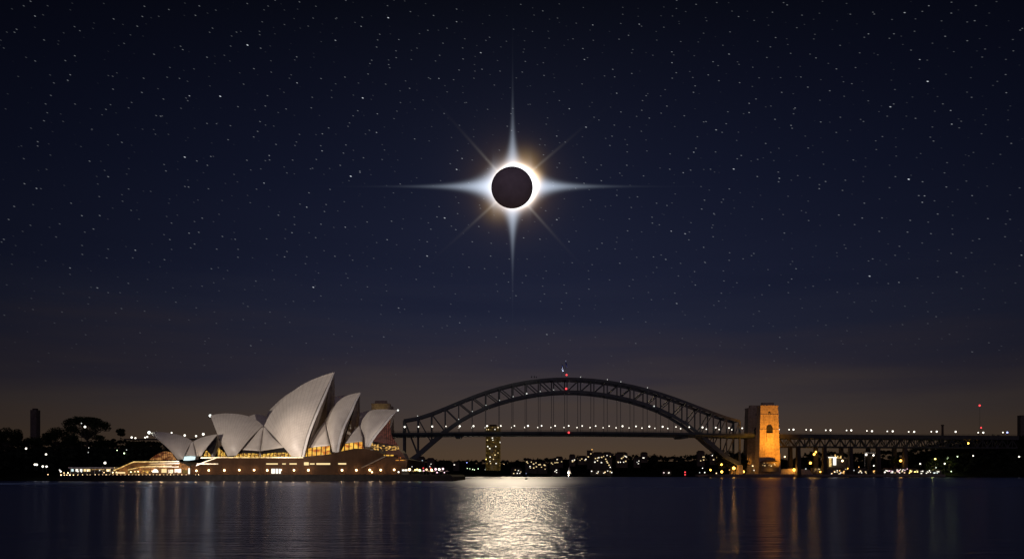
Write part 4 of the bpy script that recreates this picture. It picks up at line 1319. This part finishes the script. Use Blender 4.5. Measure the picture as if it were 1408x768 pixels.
far_houses = [
    (578, 640, 12, 11, 2, ('win_cool',), 'far house with a violet-white light right of the opera quay lights'),
    (592, 640, 10, 9, 1, ('win_white',), 'far house with one pale light under the left end of the arch'),
    (627, 642, 8, 6, 1, ('win_white',), 'dim far house left of the blue shore light'),
    (710, 652, 15, 8, 6, ('win', 'win_white'), 'bright boathouse at the water right of the round tower'),
    (727, 645, 9, 13, 5, WW, 'leftmost tall house of the warm lit cluster right of the round tower'),
    (735, 646, 8, 12, 5, WW, 'second house of the warm lit cluster right of the round tower'),
    (746, 646, 13, 9, 6, ('win',), 'wide house ending the warm lit cluster right of the round tower'),
    (760, 640, 8, 7, 3, WW, 'small house between the warm cluster and the sailing boat'),
    (769, 638, 10, 9, 5, WW, 'hillside house with several lights up left of the sailing boat'),
    (765, 650, 10, 5, 3, ('win_white',), 'low shore house with a row of lights left of the sailing boat'),
    (787, 636, 8, 10, 4, WW, 'dim house directly above the sailing boat'),
    (801, 634, 12, 6, 4, WW, 'house just left of the dark tower block on the far shore'),
    (822, 640, 14, 17, 9, WW, 'left half of the many-lit apartments right of the dark tower block'),
    (835, 642, 13, 19, 9, WW, 'right half of the many-lit apartments right of the dark tower block'),
    (827, 651, 30, 5, 6, ('win_white', 'win'), 'long boatshed with lights at the water below the apartments'),
    (855, 638, 16, 15, 9, WW, 'lit house cluster right of the many-lit apartments'),
    (876, 638, 9, 8, 2, ('win_white',), 'small dim house right of the last lit cluster'),
    (886, 631, 9, 8, 2, WW, 'ridge house with two lights under the middle of the right half arch'),
    (917, 651, 12, 4, 3, ('win_white',), 'low wharf shed with pale lights left of the red marker'),
    (964, 636, 10, 15, 4, WW, 'house with scattered lights on the slope left of the arch foot'),
    (981, 634, 10, 9, 3, WW, 'house with white lights close to the arch foot'),
]
for i, (x, yb, w_, h_, n, ms, lab) in enumerate(far_houses):
    D = 1515 if yb >= 645 else 1535 if yb >= 640 else 1555
    house(x, yb, w_, h_, D, rw(n, 100 + i), lab, HG, mats=ms, seed=i)
house(811, 640, 7, 21, 1550, [(.7, .8), (.2, .6)], 'dark narrow tower block above the far tree line', None, 'tower_block', ('win',), False, 61, 8)
lamp_px(814, 617.5, 1552, .9, 'sodium_dim', 'orange lamp on top of the dark narrow tower block', None, None, hmax=2)

# round apartment tower
D = 1420; k = D / F
b0 = W(678, 641, D); rad = 10.3 * k; Hh = (641 - 586) * k
tw = thing('apartment_tower', b0, 'tall golden lit apartment tower rising behind the bridge deck', 'apartment tower')
mb = MB(); mb.tube(b0 - Vector((0, 0, 6)), b0 + Vector((0, 0, Hh)), rad, 20); mb.build('wall', E['tower_side'], tw)
mb = MB(); mb.tube(b0 + Vector((0, 0, Hh + .05)), b0 + Vector((0, 0, Hh + 3)), rad * .5, 12); mb.build('roof', M['roof'], tw)
rg = random.Random(5)
for fl_ in range(19):
    for q in range(7):
        p_on = .62 if fl_ < 2 else (.30 if fl_ < 17 else .5)
        if rg.random() > p_on: continue
        ang = math.pi * (1.08 + .84 * (q + rg.uniform(.2, .8)) / 7)
        z = b0.z + Hh * (fl_ + .5) / 19
        c = Vector((b0.x + (rad + .1) * math.cos(ang), b0.y + (rad + .1) * math.sin(ang), z))
        tg = Vector((-math.sin(ang), math.cos(ang), 0)); nr = Vector((math.cos(ang), math.sin(ang), 0))
        hw, hh = rg.uniform(.6, 1.2), rg.uniform(.55, .95)
        mb = MB(); mb.hexa([c - tg * hw - nr * .3 - Vector((0, 0, hh)), c + tg * hw - nr * .3 - Vector((0, 0, hh)), c + tg * hw + nr * .15 - Vector((0, 0, hh)), c - tg * hw + nr * .15 - Vector((0, 0, hh))],
                           [c - tg * hw - nr * .3 + Vector((0, 0, hh)), c + tg * hw - nr * .3 + Vector((0, 0, hh)), c + tg * hw + nr * .15 + Vector((0, 0, hh)), c - tg * hw + nr * .15 + Vector((0, 0, hh))])
        mb.build('window', E[rg.choice(('win', 'win', 'win_white', 'yellow'))] if rg.random() < .5 else E['win_dim'], tw)
for fl_ in range(1, 19):
    pass

# lamps along the far shore
for i, (x, y, r, mm) in enumerate(((642, 635.5, .9, 'blue'), (642.5, 643.3, .8, 'green'), (646, 643.8, .7, 'green'), (650, 644.6, 1.0, 'green'), (652.5, 645.3, .8, 'green'), (657.5, 643.8, .9, 'green'), (667, 645, .6, 'white_dim'), (672, 645, .8, 'green'), (676, 644.6, .7, 'green'),
                                     (682, 645, .5, 'white_dim'), (693, 637.5, .6, 'warm'), (813.5, 647.2, 1.2, 'white'), (822.5, 648, 1.0, 'white'), (832, 648.4, 1.1, 'warm'), (841, 649, 1.1, 'white'), (839, 641.8, 1.0, 'white'), (912.5, 649, .8, 'pink'), (920, 649, .9, 'white'), (979.5, 625.6, 1.0, 'white'),
                                     (966, 643, 1.0, 'white'), (962, 649, .9, 'white_dim'), (969, 649, 1.1, 'white'), (853, 634.8, 1.0, 'white'), (857.5, 634.8, .9, 'white'), (876, 634.8, .8, 'white_dim'))):
    lamp_px(x, y, 1512, r * .8, mm, 'small lamp on the far shore, %s in order from the left' % ordinal(i + 1), 'lamps on the far shore', None, hmax=4)

# right waterfront: sodium lamps, sheds and lit pavilion
for i, (x, y, r, mm) in enumerate(((977, 645.5, 1.5, 'sodium'), (992, 638, 1.7, 'sodium'), (992.5, 648, 2.0, 'sodium'), (1003, 645.5, .8, 'sodium_dim'), (1009, 643, 2.5, 'sodium'), (1020.5, 640, 1.6, 'sodium'), (1022.5, 647.8, 1.7, 'sodium'), (1035, 640, 1.2, 'warm'), (1037, 646, .9, 'white'),
                                     (1063.5, 645.5, .9, 'warm'), (1043.5, 650, .8, 'white_dim'), (1045.5, 641.5, 2.0, 'sodium'), (1092, 645.3, 2.2, 'sodium'), (1079, 627.3, 1.2, 'warm_bright'), (1114.3, 636, 2.0, 'sodium'), (1119.5, 624, 1.8, 'sodium'), (1121.8, 620.8, 1.5, 'sodium'), (1108, 644, .9, 'white_dim'), (1134, 643.5, 1.3, 'warm_bright'),
                                     (1158.3, 633, 1.7, 'warm_bright'), (1191, 624.5, 1.9, 'white'), (1201, 625.3, 1.6, 'white'), (1201.5, 639.6, 1.1, 'white'), (1209.8, 639.6, 1.2, 'white'), (1238.5, 632.8, 1.9, 'sodium'), (1265.3, 637, 1.2, 'white'), (1299, 636.8, 1.3, 'white'), (1287, 642.3, .9, 'white_dim'),
                                     (1331.3, 609, 1.7, 'sodium'), (1338, 626, 1.1, 'white'), (1401.3, 627.2, 1.3, 'white'), (1316.5, 627, 1.0, 'green'), (1303, 629.5, 1.4, 'green'), (1286, 630.3, 1.4, 'yellow'), (1396.5, 599.8, 1.0, 'white'), (1174, 646, .9, 'white_dim'), (1099, 648.5, 1.3, 'sodium'), (1128, 648, 1.2, 'sodium'), (1150, 648.8, 1.3, 'warm_bright'), (1166, 643.5, 1.0, 'sodium'), (1181, 641.5, .8, 'sodium_dim'), (1230, 645, 1.0, 'sodium'), (1247, 644, 1.1, 'pink'), (1252, 647.5, .9, 'sodium'), (1278, 646.5, .9, 'white'), (1308, 647.5, .8, 'green'), (1015, 650.5, .9, 'warm'), (985, 650, .9, 'warm'), (1216.5, 648.6, 1.2, 'white'))):
    D = 1318 if y > 641 else 1326 if y > 630 else 1338
    lamp_px(x, y, D, r * .92, mm, 'lamp on the right shore, %s in order from the left' % ordinal(i + 1), 'lamps on the right shore', 3.0 if y > 630 else None, hmax=7)

RG_ = 'buildings on the right waterfront'
rights = [
    (1059, 642, 24, 7.5, 5, ('strip_dim', 'win'), 'low dark-roofed building against the foot of the orange pylon', 1268),
    (1125, 651, 16, 8, 5, ('win', 'strip_dim'), 'low orange-lit shed right of the big sodium lamp', 1320),
    (1150, 652, 26, 7, 8, ('win', 'win_white', 'sodium_dim'), 'bright ground floor under the lit colonnade on the right waterfront', 1316),
    (1168, 650, 14, 6, 4, ('strip_dim', 'win_white'), 'shed with few lights right of the lit colonnade', 1320),
    (1186, 651, 14, 6, 4, ('win', 'win_white'), 'low waterfront building below the white twin lamps', 1320),
    (1205, 651, 14, 5, 5, ('strip_dim', 'win', 'sodium_dim'), 'amber-lit low building left of the bright restaurant row', 1318),
    (1222, 650, 14, 5, 5, ('win_white', 'pink'), 'white and pink lit left end of the bright restaurant row', 1318),
    (1238, 650.5, 18, 7, 8, ('win_white', 'pink', 'win'), 'brightest middle of the restaurant row below the orange lamp', 1317),
    (1256, 650.5, 16, 5, 6, ('yellow', 'win'), 'yellow-lit right end of the restaurant row', 1318),
    (1273, 651, 16, 5, 6, ('win_white',), 'white-lit quay shed under the yellow green tree', 1318),
    (1288, 651, 14, 4, 4, ('win_white', 'win_cool'), 'rightmost low white-lit quay shed', 1318),
]
for i, (x, yb, w_, h_, n, ms, lab, D) in enumerate(rights):
    house(x, yb, w_, h_, D, rw(int(n * 1.8) + 1, 300 + i), lab, RG_, 'waterfront_building', ms, i % 2 == 0, 200 + i, 8)
# retaining wall washed by the big sodium lamp
o = front_prism('retaining_wall', [(1074, 652), (1074, 644.5), (1088, 643.6), (1113, 645), (1118, 652)], 1318, 1326, M['granite'], None)
tag(o, 'stone retaining wall washed orange beside the floodlit pylon', 'wall')
for gx, gy, gw, gd in ((1092, 645.5, 6050, 1309), (1009, 644, 7150, 1296), (992, 648, 3300, 1300), (1115, 637, 3300, 1318), (1120, 622, 2200, 1330), (1238.5, 634, 2600, 1316), (1060, 646, 1650, 1263)):
    d = bpy.data.lights.new('sodium_light', 'POINT'); d.energy = gw; d.color = (1.0, 0.45, 0.08); d.shadow_soft_size = 1.4
    lo = bpy.data.objects.new('sodium_light', d); COL.objects.link(lo); lo.location = W(gx, gy, gd)
# colonnade, its lit look put into pillars and beam as emission
D = 1330; k = D / F
t = thing('lit_colonnade', W(1148, 640, D), 'brilliantly lit two-pillar colonnade with beam on the right waterfront', 'colonnade')
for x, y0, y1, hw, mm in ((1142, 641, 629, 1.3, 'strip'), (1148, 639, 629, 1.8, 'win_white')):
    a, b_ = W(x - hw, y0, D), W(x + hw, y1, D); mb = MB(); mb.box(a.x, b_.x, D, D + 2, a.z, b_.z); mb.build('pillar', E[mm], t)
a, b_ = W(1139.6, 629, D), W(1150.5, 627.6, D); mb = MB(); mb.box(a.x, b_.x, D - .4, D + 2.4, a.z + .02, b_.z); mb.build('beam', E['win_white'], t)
mb = MB()
for x, y in ((1149.6, 624.2), (1153, 626), (1157.3, 626)):
    a, b_ = W(x - .7, 629, D), W(x + .7, y, D); mb.box(a.x, b_.x, D + 3, D + 4, a.z, b_.z)
a, b_ = W(1149, 629.4, D), W(1158, 628.2, D); mb.box(a.x, b_.x, D + 2.6, D + 4.2, a.z, b_.z); mb.build('rooftop_sign', E['strip'], t)
a, b_ = W(1139, 645, D + 4), W(1165, 630, D + 4); mb = MB(); mb.box(a.x, b_.x, D + 5, D + 14, a.z, b_.z); mb.build('wall', M['wall'], t)
# canopy with the twin white lamps
t = thing('canopy', W(1196, 624, 1345), 'pale canopy over the twin white lamps below the viaduct', 'canopy')
a, b_ = W(1188, 623, 1345), W(1206, 621.4, 1345); mb = MB(); mb.box(a.x, b_.x, 1340, 1352, a.z, b_.z); mb.build('roof', M['white'], t)
for x in (1189, 1205):
    q = W(x, 623, 1346); mb = MB(); mb.tube(q, Vector((q.x, q.y, 16)), .3); mb.build('column', M['white'], t)
# sea wall lit orange
o = front_prism('sea_wall', [(960, 654.6), (960, 651.6), (1300, 651.6), (1300, 654.6)], 1309, 1330, M['paving'], None)
tag(o, 'low sea wall along the right waterfront', 'wall')

o = front_prism('pylon_terrace', [(985, 655.9), (985, 651.4), (1092, 651.4), (1092, 655.9)], 1262, 1312, M['paving'], None)
tag(o, 'low stone terrace at the water that carries the two pylons', 'terrace')
# beacon column, radio mast, right tower
q = W(1296, 600, 1420); t = thing('chimney', q, 'dark slender column above the far end of the viaduct', 'chimney')
mb = MB(); mb.tube(q - Vector((0, 0, 12)), W(1296, 585, 1420), 2.2, 10, 1.7); mb.build('stack', M['roof'], t)
mb = MB(); mb.tube(W(1296, 585, 1420), W(1296, 583.4, 1420), 2.4, 10, 2.4); mb.build('rim', M['roof'], t)
t = thing('radio_mast', W(1347, 604, 1450), 'thin lattice radio mast with two red lights at the right', 'mast')
bq, tq = W(1347, 606, 1450), W(1347, 556, 1450)
mb = MB()
for dx_, dy_ in ((-1, -1), (1, -1), (0, 1)): mb.tube((bq.x + dx_ * 1.3, bq.y + dy_, bq.z), (tq.x + dx_ * .2, tq.y + dy_ * .2, tq.z), .07, 4)
for j in range(24):
    z0_ = bq.z + (tq.z - bq.z) * j / 24; z1_ = bq.z + (tq.z - bq.z) * (j + 1) / 24; w0 = 1.3 - 1.1 * j / 24
    mb.tube((bq.x - w0, bq.y - w0 * .8, z0_), (bq.x + w0, bq.y - w0 * .8, z1_), .04, 4)
mb.build('lattice', M['steel'], t)
for y in (557, 587.5):
    mb = MB(); mb.ball(W(1347 + (2 if y > 580 else 0), y, 1448.5), 1.7 if y < 580 else 1.4, 8); mb.build('red_light', E['red'], t)
house(1408, 606, 9, 35, 1440, [], 'dark plain tower block cut by the right edge of the picture', None, 'tower_block', ('win',), False, 71, 10)
# left tower block with faint facade grid
D = 1100; q = W(45.8, 606, D); k = D / F
t = thing('tower_block', q, 'dark slender tower block above the trees at the left', 'tower block')
mb = MB(); mb.box(q.x - 4.3 * k, q.x + 4.3 * k, D, D + 9, q.z - 8, W(46, 563, D).z); mb.build('wall', M['wall'], t)
mb = MB(); mb.box(q.x - 2.6 * k, q.x + 2.6 * k, D + 2, D + 7, W(46, 563, D).z + .02, W(46, 560.8, D).z); mb.build('roof', M['roof'], t)
rg = random.Random(9)
for j in range(16):
    z = W(46, 602.5 - j * 2.4, D).z
    mb = MB(); mb.box(q.x - 3.9 * k, q.x + 3.9 * k, D - .5, D - .02, z, z + .45); mb.build('balcony', M['wall'], t)

# elevated road behind the gardens, with its lamps
road = front_prism('road', [(170, 604), (170, 602.6), (330, 602.6), (330, 604)], 905, 920, M['asphalt'], None)
tag(road, 'elevated road behind the gardens', 'road', kind='structure')
for i, (x, y, r) in enumerate(((181, 600.8, 1.0), (186.2, 601.8, .9), (199.5, 601, .8), (202.5, 600, .9), (236, 594.4, .8), (254, 598, 1.1), (269.6, 599, 1.0), (279.5, 596.4, 1.3))):
    lamp_px(x, y, 912, r, 'white', 'white road lamp behind the smallest opera sails, %s from the left' % ordinal(i + 1), 'lamps of the elevated road', W(x, 602.6, 912).z)
# garden lamps
for i, (x, y, r, mm, D) in enumerate(((35.8, 616, .7, 'white', 655), (63.3, 624, .7, 'white', 650), (48, 638, .75, 'white', 640), (50.5, 638.2, .75, 'white', 642), (58.8, 640.6, .75, 'white', 640), (64, 640.8, .7, 'white', 641), (66, 651.8, .35, 'warm', 638), (161, 618.5, .35, 'green', 655), (170.7, 622.6, .55, 'green', 655), (174, 618, .3, 'white_dim', 655),
                                        (121.5, 621.5, .35, 'white_dim', 655), (122, 615, .3, 'white_dim', 655), (82, 645.6, .5, 'white_dim', 630), (83.5, 647.5, .6, 'white', 630))):
    lamp_px(x, y, D, r, mm, 'lamp in the dark gardens, %s in order from the left' % ordinal(i + 1), 'garden lamps', None, hmax=4)
lamp_px(116.8, 586.3, 672, .85, 'white', 'lamp shining through the crown of the tall fig tree', None, None, hmax=18)
lamp_px(112, 581.5, 676, .4, 'white_dim', 'faint lamp high in the crown of the tall fig tree', None, None, hmax=20)

# ------------------------------------------------------------------ on the water
# sailing boat
q = W(782.5, 655, 1360); q.z = 0
t = thing('sailing_boat', q, 'small sailing boat with a brightly lit sail under the bridge', 'boat')
mb = MB(); G = []
for i in range(13):
    s = -1 + 2 * i / 12; w_ = 1.3 * (1 - abs(s) ** 2.4) + .02; x = q.x + s * 4.6
    G.append([(x, q.y - w_, 1.2 + .35 * s * s), (x, q.y - w_ * .7, .3), (x, q.y, -.4 + .3 * abs(s)), (x, q.y + w_ * .7, .3), (x, q.y + w_, 1.2 + .35 * s * s), (x, q.y, 1.25 + .35 * s * s), (x, q.y - w_, 1.2 + .35 * s * s)])
mb.grid(G); mb.build('hull', M['buoy'], t, smooth=True)
mb = MB(); mb.tube((q.x + .6, q.y, 1.2), (q.x + .6, q.y, 17.5), .12, 6, .07); mb.build('mast', M['pole'], t)
mb = MB(); mb.tube((q.x + .6, q.y, 6.6), (q.x - 3.0, q.y, 6.5), .09, 6); mb.build('boom', M['pole'], t)
mb = MB(); G = []
for i in range(9):
    f_ = i / 8; row = []
    for j in range(6):
        g_ = j / 5; row.append((q.x + .45 - g_ * 3.3 * (1 - f_) ** .9, q.y - .5 * math.sin(math.pi * g_) * (1 - f_), 6.8 + f_ * 10.4))
    G.append(row)
mb.grid(G); mb.build('mainsail', M['white'], t, smooth=True)
mb = MB(); mb.add([(q.x + .8, q.y, 13.5), (q.x + 3.6, q.y, 4.2), (q.x + .9, q.y - .4, 6.4)], [(0, 1, 2)]); mb.build('jib', M['white'], t)
mb = MB(); mb.ball((q.x - 1.0, q.y - 1.6, 7.4), .6, 8); mb.tube((q.x - 1, q.y - 1.6, 6.9), (q.x - 1, q.y - .9, 1.3), .08, 5); mb.build('deck_lamp', E['boat'], t)
# harbour marker with a dim blue light
q = W(723.5, 657.5, 800); q.z = 0
t = thing('harbour_buoy', q, 'dark harbour buoy with a faint blue light before the bright water', 'buoy')
mb = MB(); mb.tube(q + Vector((0, 0, -.5)), q + Vector((0, 0, 1.0)), 1.3, 12, 1.15); mb.build('float', M['buoy'], t)
mb = MB()
for ang in (0, 90, 180, 270):
    c = Vector((math.cos(R(ang)), math.sin(R(ang)), 0)); mb.tube(q + c * .9 + Vector((0, 0, 1)), q + c * .25 + Vector((0, 0, 5)), .1, 5)
mb.tube(q + Vector((0, 0, 2.6)), q + Vector((0, 0, 4)), .6, 8, .4); mb.build('frame', M['buoy'], t)
mb = MB(); mb.ball(q + Vector((0, 0, 5.5)), .55, 8); mb.build('lantern', emit('buoy_lantern', (.4, .5, .8), .35), t)
# red navigation marker
q = W(942, 655, 1250); q.z = 0
t = thing('navigation_marker', q, 'red-lit navigation marker standing in the water left of the pylons', 'marker')
mb = MB(); mb.tube(q + Vector((0, 0, -1)), q + Vector((0, 0, 6)), .5, 8, .3); mb.build('pile', M['buoy'], t)
for z in (4.0, 7.6):
    mb = MB(); mb.ball(q + Vector((0, 0, z)), 1.05, 8); mb.build('red_light', E['red'], t)
